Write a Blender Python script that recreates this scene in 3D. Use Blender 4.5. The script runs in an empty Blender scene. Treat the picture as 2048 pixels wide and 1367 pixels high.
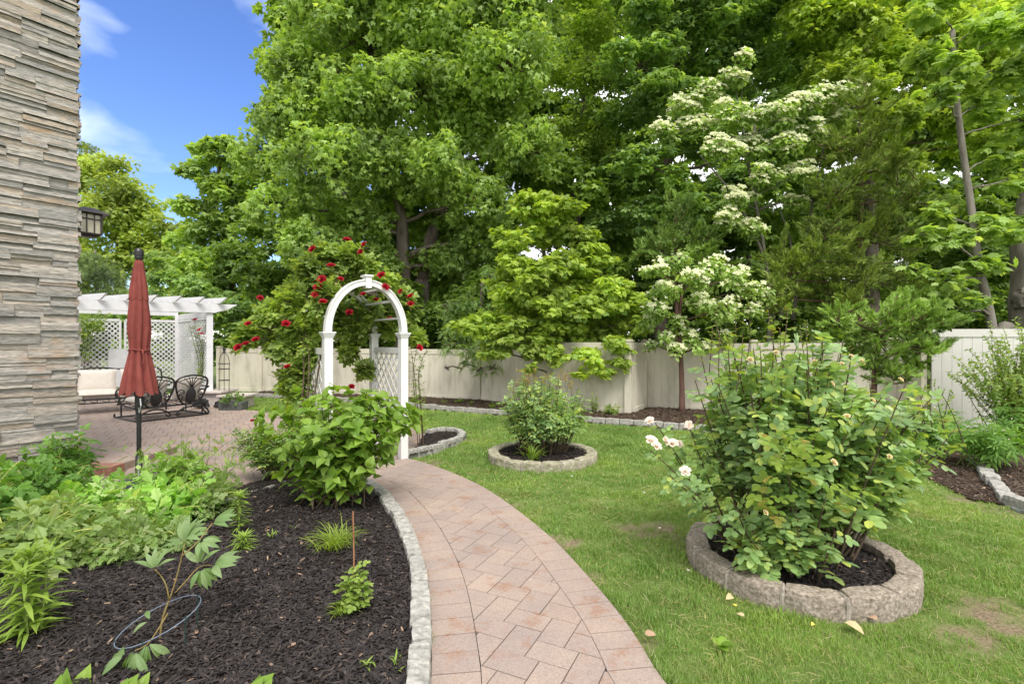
import bpy, bmesh, math, random
import numpy as np
from mathutils import Vector, noise

# ------------------------------------------------------------------ camera, light, exposure
scene = bpy.context.scene
COL = scene.collection
CAMH = 1.5
cam_data = bpy.data.cameras.new('camera')
cam_data.sensor_width = 36.0
cam_data.lens = 36.0 * 1000.0 / 2048.0
cam_data.shift_y = 0.0
cam_data.clip_end = 1000.0
cam_data.clip_start = 0.05
cam = bpy.data.objects.new('camera', cam_data)
cam.location = (0, 0, CAMH)
cam.rotation_euler = (math.radians(90), 0, 0)
COL.objects.link(cam)
scene.camera = cam

SUN_EL, SUN_AZ = 56.0, 162.0      # azimuth clockwise from +Y (camera forward)
def sun_dir():
    e, a = math.radians(SUN_EL), math.radians(SUN_AZ)
    return Vector((math.sin(a) * math.cos(e), math.cos(a) * math.cos(e), math.sin(e)))
sd = bpy.data.lights.new('sun', 'SUN')
sd.energy = 2.1
sd.angle = math.radians(22.0)
sd.color = (1.0, 0.955, 0.88)
so = bpy.data.objects.new('sun', sd)
so.rotation_euler = sun_dir().to_track_quat('Z', 'Y').to_euler()
COL.objects.link(so)

world = bpy.data.worlds.new("World")
scene.world = world
world.use_nodes = True
wn, wl = world.node_tree.nodes, world.node_tree.links
wn.clear()
w_out = wn.new('ShaderNodeOutputWorld')
w_bg = wn.new('ShaderNodeBackground')
w_bg.inputs['Strength'].default_value = 0.15
w_sky = wn.new('ShaderNodeTexSky')
w_sky.sky_type = 'NISHITA'
w_sky.sun_disc = False
w_sky.sun_elevation = math.radians(SUN_EL)
w_sky.sun_rotation = math.radians(SUN_AZ)
w_sky.air_density = 1.0
w_sky.dust_density = 0.6
w_sky.ozone_density = 2.2
w_tc = wn.new('ShaderNodeTexCoord')
w_map = wn.new('ShaderNodeMapping')
w_map.inputs['Scale'].default_value = (1.0, 1.0, 2.6)
w_map.inputs['Location'].default_value = (0.50, -0.22, 0.75)
w_no = wn.new('ShaderNodeTexNoise')
w_no.inputs['Scale'].default_value = 2.1
w_no.inputs['Detail'].default_value = 5.0
w_no.inputs['Roughness'].default_value = 0.5
w_no.inputs['Distortion'].default_value = 0.5
w_rm = wn.new('ShaderNodeValToRGB')
w_rm.color_ramp.elements[0].position = 0.57
w_rm.color_ramp.elements[0].color = (0, 0, 0, 1)
w_rm.color_ramp.elements[1].position = 0.86
w_rm.color_ramp.elements[1].color = (0.7, 0.7, 0.7, 1)
w_hs = wn.new('ShaderNodeHueSaturation')
w_hs.inputs['Saturation'].default_value = 1.22
w_hs.inputs['Hue'].default_value = .515
w_hs.inputs['Value'].default_value = .98
w_mix = wn.new('ShaderNodeMixRGB')
w_mix.inputs['Color2'].default_value = (7.5, 7.9, 8.6, 1)
wl.new(w_sky.outputs['Color'], w_hs.inputs['Color'])
wl.new(w_hs.outputs['Color'], w_mix.inputs['Color1'])
wl.new(w_tc.outputs['Generated'], w_map.inputs['Vector'])
wl.new(w_map.outputs['Vector'], w_no.inputs['Vector'])
wl.new(w_no.outputs['Fac'], w_rm.inputs['Fac'])
wl.new(w_rm.outputs['Color'], w_mix.inputs['Fac'])
# bright cloud added outside the clear patch over the pergola, whitening the sky light
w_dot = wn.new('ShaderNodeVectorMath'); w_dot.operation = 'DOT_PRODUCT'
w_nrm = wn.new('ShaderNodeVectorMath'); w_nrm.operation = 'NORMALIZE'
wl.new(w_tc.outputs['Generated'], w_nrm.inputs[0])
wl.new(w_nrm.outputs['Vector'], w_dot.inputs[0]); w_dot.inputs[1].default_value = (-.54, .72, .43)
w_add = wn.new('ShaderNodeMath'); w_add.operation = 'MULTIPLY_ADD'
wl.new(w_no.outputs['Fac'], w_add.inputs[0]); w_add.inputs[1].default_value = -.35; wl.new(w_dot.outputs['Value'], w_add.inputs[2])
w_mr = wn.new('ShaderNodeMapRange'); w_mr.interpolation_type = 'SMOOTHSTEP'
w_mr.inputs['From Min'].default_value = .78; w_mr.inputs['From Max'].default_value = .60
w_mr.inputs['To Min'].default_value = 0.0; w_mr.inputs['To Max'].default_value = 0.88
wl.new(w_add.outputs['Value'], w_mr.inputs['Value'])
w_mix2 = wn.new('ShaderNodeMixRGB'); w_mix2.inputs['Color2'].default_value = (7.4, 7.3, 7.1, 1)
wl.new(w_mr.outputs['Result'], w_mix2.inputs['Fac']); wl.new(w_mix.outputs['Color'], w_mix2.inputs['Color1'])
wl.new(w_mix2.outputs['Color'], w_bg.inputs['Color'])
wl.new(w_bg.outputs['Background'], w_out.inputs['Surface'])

scene.view_settings.view_transform = 'Standard'
scene.view_settings.look = 'None'
scene.view_settings.exposure = 0.85
scene.view_settings.gamma = 1.0
scene.render.engine = 'CYCLES'
scene.cycles.max_bounces = 7
scene.cycles.diffuse_bounces = 4
scene.cycles.glossy_bounces = 2
scene.cycles.transmission_bounces = 5
scene.cycles.transparent_max_bounces = 4

R = np.random.default_rng(11)
random.seed(5)

# ------------------------------------------------------------------ helpers
def G(px, py, h=0.0):
    """ground point (at height h) seen at photo pixel px,py"""
    y = (CAMH - h) * 1000.0 / (py - 683.5)
    return ((px - 1024.0) / 1000.0 * y, y)
def W(px, py, d):
    return np.array([(px - 1024.0) / 1000.0 * d, d, CAMH + (683.5 - py) / 1000.0 * d])

def tag(o, label=None, cat=None, group=None, kind=None):
    if label: o['label'] = label
    if cat: o['category'] = cat
    if group: o['group'] = group
    if kind: o['kind'] = kind
    return o
def link(o, parent=None):
    COL.objects.link(o)
    if parent is not None:
        o.parent = parent
        o.matrix_parent_inverse.identity()
        o.location = Vector(o.location) - Vector(parent_world(parent))
    return o
def parent_world(p):
    v = Vector((0, 0, 0))
    while p is not None:
        v = v + Vector(p.location)
        p = p.parent
    return v
def empty(name, loc, label, cat, group=None):
    o = bpy.data.objects.new(name, None)
    o.location = loc
    o.empty_display_size = 0.1
    COL.objects.link(o)
    return tag(o, label, cat, group)

class MB:
    """collects polygons and instanced templates, then builds one mesh"""
    def __init__(s):
        s.V, s.L, s.T, s.n = [], [], [], 0
        s.attr = []
    def add(s, verts, faces):
        v = np.asarray(verts, dtype=np.float64).reshape(-1, 3)
        s.V.append(v)
        for f in faces:
            s.L.append(np.asarray(f, dtype=np.int64) + s.n)
        s.T.append(np.array([len(f) for f in faces], dtype=np.int64))
        s.n += len(v)
    def inst(s, tpl, pos, rot, sc):
        tv, tf = tpl
        N = len(pos)
        if N == 0: return
        tv = np.asarray(tv, float)
        sc = np.asarray(sc, float)
        if sc.ndim == 1: P = tv[None] * sc[:, None, None]
        else: P = tv[None] * sc[:, None, :]
        P = np.einsum('nij,nkj->nki', rot, P) + pos[:, None, :]
        fl = np.concatenate([np.asarray(f) for f in tf])
        ft = np.array([len(f) for f in tf], dtype=np.int64)
        loops = (fl[None, :] + (np.arange(N) * len(tv))[:, None]).ravel() + s.n
        s.V.append(P.reshape(-1, 3)); s.L.append(loops); s.T.append(np.tile(ft, N))
        s.n += N * len(tv)
    def build(s, name, material, parent=None, smooth=False, origin=None):
        if s.n == 0: return None
        V = np.concatenate(s.V); L = np.concatenate(s.L); T = np.concatenate(s.T)
        o3 = np.array(parent_world(parent)) if parent is not None else (np.array(origin, float) if origin is not None else np.zeros(3))
        V = V - o3
        me = bpy.data.meshes.new(name)
        me.vertices.add(len(V)); me.vertices.foreach_set('co', V.astype(np.float32).ravel())
        me.loops.add(len(L)); me.loops.foreach_set('vertex_index', L.astype(np.int32))
        me.polygons.add(len(T))
        st = np.concatenate([[0], np.cumsum(T)[:-1]])
        me.polygons.foreach_set('loop_start', st.astype(np.int32))
        me.polygons.foreach_set('loop_total', T.astype(np.int32))
        me.polygons.foreach_set('use_smooth', np.full(len(T), bool(smooth)))
        me.update(calc_edges=True)
        me.materials.append(material)
        o = bpy.data.objects.new(name, me)
        COL.objects.link(o)
        if parent is not None: o.parent = parent
        else: o.location = o3
        return o
    # shapes
    def box(s, c, size, ax=None, bevel=0.0):
        """box centred at c; ax = 3x3 columns local axes"""
        hx, hy, hz = [v / 2 for v in size]
        b = min(bevel, hx * .9, hy * .9, hz * .9)
        if b <= 0:
            v = np.array([[x, y, z] for z in (-hz, hz) for y in (-hy, hy) for x in (-hx, hx)])
            f = [(0, 2, 3, 1), (4, 5, 7, 6), (0, 1, 5, 4), (2, 6, 7, 3), (0, 4, 6, 2), (1, 3, 7, 5)]
        else:
            v, f = beveled(hx, hy, hz, b)
        if ax is not None: v = v @ np.asarray(ax).T
        s.add(v + np.asarray(c), f)
    def bar(s, p, q, w, h, up=(0, 0, 1), bevel=0.0):
        p = np.asarray(p, float); q = np.asarray(q, float)
        d = q - p; L = np.linalg.norm(d); d = d / L
        u = np.asarray(up, float); sx = np.cross(u, d)
        if np.linalg.norm(sx) < 1e-6: sx = np.cross([0, 1, 0], d)
        sx /= np.linalg.norm(sx); u = np.cross(d, sx)
        s.box((p + q) / 2, (L, w, h), np.stack([d, sx, u], 1), bevel)
    def tube(s, pts, rad, n=6, cap=True):
        P = np.asarray(pts, float); k = len(P)
        rad = np.full(k, rad, float) if np.isscalar(rad) else np.asarray(rad, float)
        T = np.gradient(P, axis=0); T /= (np.linalg.norm(T, axis=1, keepdims=True) + 1e-12)
        u = np.array([0., 0, 1.]) if abs(T[0][2]) < .9 else np.array([1., 0, 0])
        V = []
        a = np.arange(n) * 2 * math.pi / n
        for i in range(k):
            u = u - T[i] * u.dot(T[i]); u /= (np.linalg.norm(u) + 1e-12)
            w = np.cross(T[i], u)
            V.append(P[i] + rad[i] * (np.cos(a)[:, None] * u + np.sin(a)[:, None] * w))
        F = []
        for i in range(k - 1):
            for j in range(n):
                j2 = (j + 1) % n
                F.append((i * n + j, i * n + j2, (i + 1) * n + j2, (i + 1) * n + j))
        if cap:
            F.append(tuple(range(n - 1, -1, -1))); F.append(tuple((k - 1) * n + j for j in range(n)))
        s.add(np.concatenate(V), F)
    def lathe(s, c, prof, n=24, fn=None):
        c = np.asarray(c, float); V = []; a = np.arange(n) * 2 * math.pi / n
        for (r, z) in prof:
            rr = r * (fn(a, z) if fn else 1.0) * np.ones(n)
            V.append(np.stack([c[0] + rr * np.cos(a), c[1] + rr * np.sin(a), np.full(n, c[2] + z)], 1))
        F = []; k = len(prof)
        for i in range(k - 1):
            for j in range(n):
                j2 = (j + 1) % n
                F.append((i * n + j, i * n + j2, (i + 1) * n + j2, (i + 1) * n + j))
        F.append(tuple(range(n - 1, -1, -1))); F.append(tuple((k - 1) * n + j for j in range(n)))
        s.add(np.concatenate(V), F)
    def prism(s, poly, z0, z1, cham=0.0):
        """convex polygon top with optional chamfer"""
        P = np.asarray(poly, float); n = len(P); c = P.mean(0)
        if cham > 0:
            d = P - c; l = np.linalg.norm(d, axis=1, keepdims=True)
            I = c + d * np.maximum(0.2, (l - cham * 1.4) / l)
        rings = [(P, z0), (P, z1 - cham)] + ([(I, z1)] if cham > 0 else [])
        if cham <= 0: rings = [(P, z0), (P, z1)]
        V = np.concatenate([np.column_stack([q, np.full(n, z)]) for q, z in rings])
        F = []
        for i in range(len(rings) - 1):
            for j in range(n):
                F.append((i * n + j, i * n + (j + 1) % n, (i + 1) * n + (j + 1) % n, (i + 1) * n + j))
        F.append(tuple((len(rings) - 1) * n + j for j in range(n)))
        s.add(V, F)

def beveled(hx, hy, hz, b):
    me = bmesh.new()
    bmesh.ops.create_cube(me, size=1.0)
    for v in me.verts: v.co = (v.co.x * hx * 2, v.co.y * hy * 2, v.co.z * hz * 2)
    bmesh.ops.bevel(me, geom=me.edges[:], offset=b, segments=2, profile=.6, affect='EDGES')
    me.verts.index_update()
    v = np.array([tuple(q.co) for q in me.verts]); f = [tuple(q.index for q in p.verts) for p in me.faces]
    me.free()
    return v, f

# ------------------------------------------------------------------ materials
def new_mat(name):
    m = bpy.data.materials.new(name); m.use_nodes = True
    nt = m.node_tree
    return m, nt.nodes, nt.links, nt.nodes['Principled BSDF']
def ramp(nodes, cols, pos=None):
    r = nodes.new('ShaderNodeValToRGB'); e = r.color_ramp.elements
    n = len(cols); pos = pos or [i / (n - 1) for i in range(n)]
    while len(e) < n: e.new(0.5)
    for i in range(n):
        e[i].position = pos[i]; e[i].color = (*cols[i], 1)
    return r
def obj_noise(nodes, links, scale, detail=4, rough=.6, world=True, sc3=None, dist=0.0):
    g = nodes.new('ShaderNodeNewGeometry') if world else nodes.new('ShaderNodeTexCoord')
    v = g.outputs['Position'] if world else g.outputs['Object']
    if sc3:
        mp = nodes.new('ShaderNodeMapping'); mp.inputs['Scale'].default_value = sc3
        links.new(v, mp.inputs['Vector']); v = mp.outputs['Vector']
    n = nodes.new('ShaderNodeTexNoise')
    n.inputs['Scale'].default_value = scale; n.inputs['Detail'].default_value = detail; n.inputs['Roughness'].default_value = rough
    n.inputs['Distortion'].default_value = dist
    links.new(v, n.inputs['Vector'])
    return n
def mixrgb(nodes, links, a, b, fac, mode='MIX'):
    m = nodes.new('ShaderNodeMixRGB'); m.blend_type = mode
    for s, v in (('Fac', fac), ('Color1', a), ('Color2', b)):
        if hasattr(v, 'is_linked') or hasattr(v, 'links'): links.new(v, m.inputs[s])
        elif isinstance(v, (int, float)): m.inputs[s].default_value = v
        else: m.inputs[s].default_value = (*v, 1)
    return m.outputs['Color']
def bump(nodes, links, bsdf, src, strength, dist=0.01):
    b = nodes.new('ShaderNodeBump'); b.inputs['Strength'].default_value = strength; b.inputs['Distance'].default_value = dist
    links.new(src, b.inputs['Height']); links.new(b.outputs['Normal'], bsdf.inputs['Normal'])

def surf(name, cols, scale=8, rough=.7, detail=5, island=None, bumps=0.0, bdist=.005, bscale=None, spec=.3, metal=0, sc3=None, lo=.3, hi=.7, dist=0.0):
    """noise-ramp colour, optional per-piece variation, optional bump"""
    m, N, L, b = new_mat(name)
    n = obj_noise(N, L, scale, detail, sc3=sc3, dist=dist)
    k = len(cols)
    r = ramp(N, cols, [lo + (hi - lo) * i / max(1, k - 1) for i in range(k)])
    L.new(n.outputs['Fac'], r.inputs['Fac']); c = r.outputs['Color']
    if island:
        g = N.new('ShaderNodeNewGeometry')
        r2 = ramp(N, island); L.new(g.outputs['Random Per Island'], r2.inputs['Fac'])
        c = mixrgb(N, L, c, r2.outputs['Color'], 1.0, 'MULTIPLY')
    L.new(c, b.inputs['Base Color'])
    b.inputs['Roughness'].default_value = rough; b.inputs['Metallic'].default_value = metal
    b.inputs['Specular IOR Level'].default_value = spec
    if bumps:
        n2 = obj_noise(N, L, bscale or scale * 6, 6, sc3=sc3)
        bump(N, L, b, n2.outputs['Fac'], bumps, bdist)
    return m

def leafmat(name, cols, trans=.45, rough=.5, patch=.35, pscale=1.3, tcol=(1.5, 1.45, .55), spec=.35):
    m, N, L, b = new_mat(name)
    g = N.new('ShaderNodeNewGeometry')
    r = ramp(N, cols); L.new(g.outputs['Random Per Island'], r.inputs['Fac'])
    n = obj_noise(N, L, pscale, 2)
    r2 = ramp(N, [(1 - patch,) * 3, (1 + patch * .9, 1 + patch * .7, 1 - patch * .1)], [.35, .65])
    L.new(n.outputs['Fac'], r2.inputs['Fac'])
    c = mixrgb(N, L, r.outputs['Color'], r2.outputs['Color'], 1.0, 'MULTIPLY')
    L.new(c, b.inputs['Base Color'])
    b.inputs['Roughness'].default_value = rough; b.inputs['Specular IOR Level'].default_value = spec
    t = N.new('ShaderNodeBsdfTranslucent')
    tc = mixrgb(N, L, c, tcol, 1.0, 'MULTIPLY'); L.new(tc, t.inputs['Color'])
    mx = N.new('ShaderNodeMixShader'); mx.inputs['Fac'].default_value = trans
    L.new(b.outputs['BSDF'], mx.inputs[1]); L.new(t.outputs['BSDF'], mx.inputs[2])
    out = [q for q in N if q.type == 'OUTPUT_MATERIAL'][0]
    L.new(mx.outputs['Shader'], out.inputs['Surface'])
    return m

# ------------------------------------------------------------------ leaf templates (x along, y across, z up), unit length
def fold(outline, fz=.18, droop=.15):
    """outline: half profile [(x,y)...] from base to tip -> two folded half polygons"""
    n = len(outline)
    z = lambda x, y: -droop * x * x + fz * abs(y)
    V = [(0, 0, 0), (.5, 0, -droop * .25), (1, 0, -droop)]
    up = [(x, y, z(x, y)) for x, y in outline]; dn = [(x, -y, z(x, y)) for x, y in outline]
    V += up + dn
    F = [tuple([0, 1, 2] + [3 + i for i in range(n - 1, -1, -1)]), tuple([2, 1, 0] + [3 + n + i for i in range(n)])]
    return np.array(V), F
T_OVATE = fold([(.12, .2), (.38, .31), (.72, .2)])
T_ROUND = fold([(.08, .2), (.4, .38), (.8, .26)], .15, .1)
T_HYD = fold([(.03, .12), (.14, .3), (.36, .4), (.6, .33), (.82, .15)], .22, .22)
T_LANCE = fold([(.15, .09), (.45, .13), (.8, .07)], .3, .3)
def grid_leaf(prof, n=6, fz=.22, droop=.3, wav=.0):
    V, F = [], []
    for i in range(n + 1):
        t = i / n; w = np.interp(t, [p[0] for p in prof], [p[1] for p in prof]); z = -droop * t * t + .06 * math.sin(t * 3.1)
        for s_ in (-1, -.5, 0, .5, 1):
            V.append((t, s_ * w, z + fz * abs(s_) * w - .10 * s_ * s_ * w + (wav * (1 if i % 2 else -1) * abs(s_))))
    for i in range(n):
        for j in range(4): F.append((i * 5 + j, (i + 1) * 5 + j, (i + 1) * 5 + j + 1, i * 5 + j + 1))
    return np.array(V), F
T_BROAD = grid_leaf([(0, .01), (.08, .18), (.25, .36), (.45, .38), (.7, .26), (.9, .08), (1, .0)], 7, .3, .35, .012)
T_PEO = grid_leaf([(0, .01), (.15, .08), (.4, .16), (.65, .14), (.88, .05), (1, .0)], 6, .25, .3)
def maple():
    o = [(-.12, .18), (.08, .42), (.18, .34), (.42, .62), (.46, .34), (.72, .36), (.66, .17)]
    V = [(0, 0, 0), (1, 0, -.18)]; n = len(o)
    V += [(x, y, -.2 * abs(y) - .15 * x * x + .05) for x, y in o] + [(x, -y, -.2 * abs(y) - .15 * x * x + .05) for x, y in o]
    F = [tuple([0, 1] + [2 + i for i in range(n - 1, -1, -1)]), tuple([1, 0] + [2 + n + i for i in range(n)])]
    return np.array(V), F
T_MAPLE = maple()
def maple_lite():
    V = [(0, 0, 0), (1, 0, -.15), (.4, .25, 0), (.45, .6, -.12), (-.1, .4, -.05), (.4, -.25, 0), (.45, -.6, -.12), (-.1, -.4, -.05)]
    return np.array(V), [(0, 1, 2), (0, 2, 3, 4), (1, 0, 5), (0, 7, 6, 5)]
T_MAPLE2 = maple_lite()
T_QLEAF = (np.array([(0, 0, 0), (.45, .3, .04), (1, 0, -.1), (.45, -.3, .04)]), [(0, 2, 1), (0, 3, 2)])
def compound(leaf, n_pairs, lsz, spread, rach=1.0, term=True):
    V, F = [], []; k = 0
    items = []
    for i in range(n_pairs):
        t = rach * (.25 + .6 * i / max(1, n_pairs - 1)) if n_pairs > 1 else rach * .5
        for sgn in (1, -1): items.append((t, 0.0, math.radians(spread) * sgn, lsz))
    if term: items.append((rach, 0, 0, lsz * 1.15))
    lv, lf = leaf
    for (x, y, a, s) in items:
        c, si = math.cos(a), math.sin(a)
        P = lv * s; Q = np.stack([P[:, 0] * c - P[:, 1] * si + x, P[:, 0] * si + P[:, 1] * c + y, P[:, 2] - .12 * x * x], 1)
        V.append(Q); F += [tuple(j + k for j in f) for f in lf]; k += len(lv)
    V.append(np.array([(0, .012, 0), (0, -.012, 0), (rach, -.006, -.12 * rach * rach), (rach, .006, -.12 * rach * rach)]))
    F.append((k, k + 1, k + 2, k + 3))
    return np.concatenate(V), F
T_ROSE = compound(T_ROUND, 2, .46, 68, .72)
T_ROSE_S = compound(T_QLEAF, 2, .5, 65, .7)
T_FERNY = compound(T_QLEAF, 6, .2, 65, 1.0)
def lobed():
    lv = [(0, 0, 0), (.22, .12, .03), (.48, .36, .04), (.6, .2, .02), (.86, .26, -.04), (.9, .1, -.04), (1, 0, -.12), (.9, -.1, -.04), (.86, -.26, -.04), (.6, -.2, .02), (.48, -.36, .04), (.22, -.12, .03)]
    return np.array(lv, float), [tuple(range(6, -1, -1)), (6, 0, 11, 10, 9, 8, 7)][:1] + [(0, 6, 7, 8, 9, 10, 11)][:0] + [(0, 11, 10, 9, 8, 7, 6)]
T_BHEART = compound(lobed(), 1, .62, 60, .5)
T_BHEART2 = compound(lobed(), 2, .45, 60, .75)
def cedar_spray():
    V, F = [], []; k = 0; rr = random.Random(3)
    for i in range(9):
        t = i / 8; L = .45 * (1 - t * .65)
        for sgn in (1, -1):
            a = sgn * math.radians(35 + rr.uniform(-10, 10)); z = rr.uniform(-.12, .12)
            bx = t * .8; ex, ey = bx + L * math.cos(a), L * math.sin(a)
            px, py = -math.sin(a) * .035, math.cos(a) * .035
            V += [(bx - px, -py, 0), (bx + px, py, 0), (ex, ey, z)]
            F.append((k, k + 1, k + 2)); k += 3
    V += [(0, .02, 0), (0, -.02, 0), (1.1, 0, 0)]; F.append((k, k + 1, k + 2))
    return np.array(V), F
T_CEDAR = cedar_spray()
def needle_tuft():
    V, F = [], []; k = 0; rr = random.Random(4)
    for i in range(16):
        a = rr.uniform(0, 6.28); e = rr.uniform(.2, 1.2)
        d = np.array([math.cos(e), math.sin(e) * math.cos(a), math.sin(e) * math.sin(a)])
        s = np.cross(d, [0, 0, 1]); s = s / np.linalg.norm(s) * .03
        V += [tuple(-s), tuple(s), tuple(d)]; F.append((k, k + 1, k + 2)); k += 3
    return np.array(V), F
T_NEEDLE = needle_tuft()
def blade_tpl(n=4, w=.045, curve=.5):
    V, F = [], []
    for i in range(n + 1):
        t = i / n; ww = w * (1 - t) ** .7 + .002
        x = t * math.cos(curve * t * 1.4); z = -curve * t * t * .8
        V += [(x, ww, z + .3 * ww), (x, -ww, z + .3 * ww)]
    for i in range(n): F.append((2 * i, 2 * i + 1, 2 * i + 3, 2 * i + 2))
    return np.array(V), F
T_STRAP = blade_tpl(4, .05, .55)
T_LILY = (np.array([(0, .03, 0), (0, -.03, 0), (.3, .07, .02), (.3, -.07, .02), (.65, .06, -.08), (.65, -.06, -.08), (1, 0, -.3)]), [(0, 1, 3, 2), (2, 3, 5, 4), (4, 5, 6)])
T_LEAF4 = T_OVATE

def rose_flower(layers=4, seed=0, open_=1.0):
    rr = random.Random(seed); V, F = [], []; k = 0
    for l in range(layers):
        m = 5; tilt = math.radians((78 - 58 * l / max(1, layers - 1)) ) / open_ ** .3
        size = .45 + .55 * l / max(1, layers - 1)
        for i in range(m):
            a = 2 * math.pi * (i + .5 * l) / m + rr.uniform(-.2, .2)
            rad = np.array([math.cos(a), math.sin(a), 0]); tan = np.array([-math.sin(a), math.cos(a), 0]); up = np.array([0, 0, 1.])
            d = rad * math.cos(tilt) + up * math.sin(tilt); nn = -rad * math.sin(tilt) + up * math.cos(tilt)
            P = []
            for (x, y, z) in [(0, .12, 0), (0, -.12, 0), (.5, -.42, .12), (.5, 0, 0), (.5, .42, .12), (.92, -.32, .0), (1.0, 0, -.12), (.92, .32, 0)]:
                P.append(tuple((d * x + tan * y + nn * z) * size * .5))
            V += P
            F += [(k, k + 1, k + 2, k + 3), (k, k + 3, k + 4), (k + 3, k + 2, k + 5, k + 6), (k + 4, k + 3, k + 6, k + 7)]; k += 8
    return np.array(V), F
T_BLOOM = rose_flower(5)
T_OPEN = rose_flower(4, 3, 1.4)
def bracts():
    V, F = [], []; k = 0
    for i in range(4):
        a = i * math.pi / 2; c, s = math.cos(a), math.sin(a)
        for (x, y, z) in [(0, 0, 0), (.28, .2, .04), (.6, 0, .0), (.28, -.2, .04)]: V.append((x * c - y * s, x * s + y * c, z))
        F += [(k, k + 3, k + 2, k + 1)]; k += 4
    V += [(.06, 0, .06), (-.06, .05, .06), (-.06, -.05, .06)]; F.append((k, k + 1, k + 2))
    return np.array(V), F
T_BRACT = bracts()
T_BUD = (np.array([(0, 0, 0), (.35, .22, 0), (.35, -.11, .19), (.35, -.11, -.19), (1, 0, 0)]), [(0, 2, 1), (0, 3, 2), (0, 1, 3), (1, 2, 4), (2, 3, 4), (3, 1, 4)])

# ------------------------------------------------------------------ orientation helpers
def unit(a): return a / (np.linalg.norm(a, axis=-1, keepdims=True) + 1e-9)
def frames(d, n):
    """rotation matrices with x=d and z close to n"""
    x = unit(d); y = unit(np.cross(n, x)); z = np.cross(x, y)
    return np.stack([x, y, z], axis=2)
def rdir(n): return unit(R.normal(size=(n, 3)))
def sample_dirs(n, front=.65):
    d = rdir(n)
    flip = (d[:, 1] > 0) & (R.random(n) < front)
    d[flip, 1] *= -1
    return d

def leaf_cloud(mb, tpl, c, rad, n, size, squash=.62, up=.9, droop=.35, jit=.5, shell=.45, out=.6, wind=(0, 0, 0)):
    """n leaves in the outer shell of an ellipsoid clump"""
    d = rdir(n)
    r = rad * (shell + (1 - shell) * R.random(n) ** .6) * (1 + R.normal(0, .12, n))
    pos = np.asarray(c) + d * r[:, None] * np.array([1, 1, squash])
    nrm = unit(d * out + np.array([0, 0, up]) + R.normal(0, jit, (n, 3)))
    hd = d * np.array([1, 1, .3]) + R.normal(0, .6, (n, 3)) + np.array([0, 0, -droop]) + np.asarray(wind)
    hd = hd - nrm * np.sum(hd * nrm, 1, keepdims=True)
    mb.inst(tpl, pos, frames(hd, nrm), size * R.uniform(.65, 1.25, n))

def blob_tree(mbL, tpl, blobs, leaf, dens, wood=None, squash=.75, clump=(.24, .42), cl_sq=.55, front=.6, limbs=None, **kw):
    """blobs: list of (x,y,z,r). fills each with leaf clumps. wood: MB receiving twigs"""
    tips = []
    for (x, y, z, r) in blobs:
        c = np.array([x, y, z])
        nc = max(5, int(2.3 / (np.mean(clump) ** 2)))
        D = sample_dirs(nc, front)
        for d in D:
            rc = r * R.uniform(*clump)
            pc = c + d * np.array([1, 1, squash]) * (r - rc * .6) * R.uniform(.45, 1.02)
            n = int(dens * (rc / leaf) ** 2)
            leaf_cloud(mbL, tpl, pc, rc, n, leaf, squash=cl_sq, **kw)
            if wood is not None:
                m = (c + pc) / 2 + R.normal(0, r * .06, 3)
                wood.tube([c + R.normal(0, r * .03, 3), m, pc], [max(.012, r * .018), max(.008, r * .012), .004], 4, False)
            tips.append((pc, rc))
    return tips

def inpoly(X, Y, poly):
    P = np.asarray(poly); n = len(P); r = np.zeros(X.shape, bool); j = n - 1
    for i in range(n):
        xi, yi = P[i]; xj, yj = P[j]
        c = ((yi > Y) != (yj > Y)) & (X < (xj - xi) * (Y - yi) / (yj - yi + 1e-12) + xi)
        r ^= c; j = i
    return r
def smooth_line(pts, step=.05, it=2):
    P = np.asarray(pts, float)
    for _ in range(it):
        Q = [P[0]]
        for a, b in zip(P[:-1], P[1:]): Q += [a * .75 + b * .25, a * .25 + b * .75]
        Q.append(P[-1]); P = np.array(Q)
    return resample(P, step)
def resample(P, step):
    s = np.concatenate([[0], np.cumsum(np.linalg.norm(np.diff(P, axis=0), axis=1))])
    n = max(2, int(round(s[-1] / step)) + 1); t = np.linspace(0, s[-1], n)
    return np.stack([np.interp(t, s, P[:, k]) for k in range(P.shape[1])], 1)
def normals2(P):
    T = np.gradient(P, axis=0); T /= np.linalg.norm(T, axis=1, keepdims=True)
    return np.stack([-T[:, 1], T[:, 0]], 1)     # left of travel

# ================================================================== SETTING: ground, paving, beds
def clip_half(poly, p, n):
    out = []; m = len(poly)
    for i in range(m):
        a, b = poly[i], poly[(i + 1) % m]
        da, db = (a - p) @ n, (b - p) @ n
        if da >= 0: out.append(a)
        if (da >= 0) != (db >= 0): out.append(a + (b - a) * da / (da - db))
    return np.array(out) if len(out) >= 3 else None
def area(P):
    x, y = P[:, 0], P[:, 1]
    return .5 * abs(np.dot(x, np.roll(y, -1)) - np.dot(y, np.roll(x, -1)))

left_px = [(863, 1367), (863, 1296), (862, 1231), (858, 1177), (845, 1119), (820, 1057), (791, 1014), (766, 985)]
right_px = [(1322, 1367), (1300, 1325), (1265, 1267), (1221, 1209), (1174, 1155), (1120, 1094), (1066, 1047), (993, 992), (936, 960)]
PL = smooth_line([(-.25, 1.2), (-.32, 1.75)] + [G(*p) for p in left_px] + [(-1.68, 5.4), (-2.17, 5.78)], .148, 2)
PR = smooth_line([(.93, 1.3), (.78, 1.85)] + [G(*p) for p in right_px] + [(-1.02, 6.1), (-1.36, 6.4)], .148, 2)
NL, NR = normals2(PL), normals2(PR)
PLi, PRi = PL - NL * .222, PR + NR * .222
FLp, FRp, RRp, RLp = np.array([-2.14, 5.80]), np.array([-1.39, 6.38]), np.array([-1.97, 7.13]), np.array([-2.72, 6.55])
PATH = np.concatenate([PL, PR[::-1]])
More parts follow.
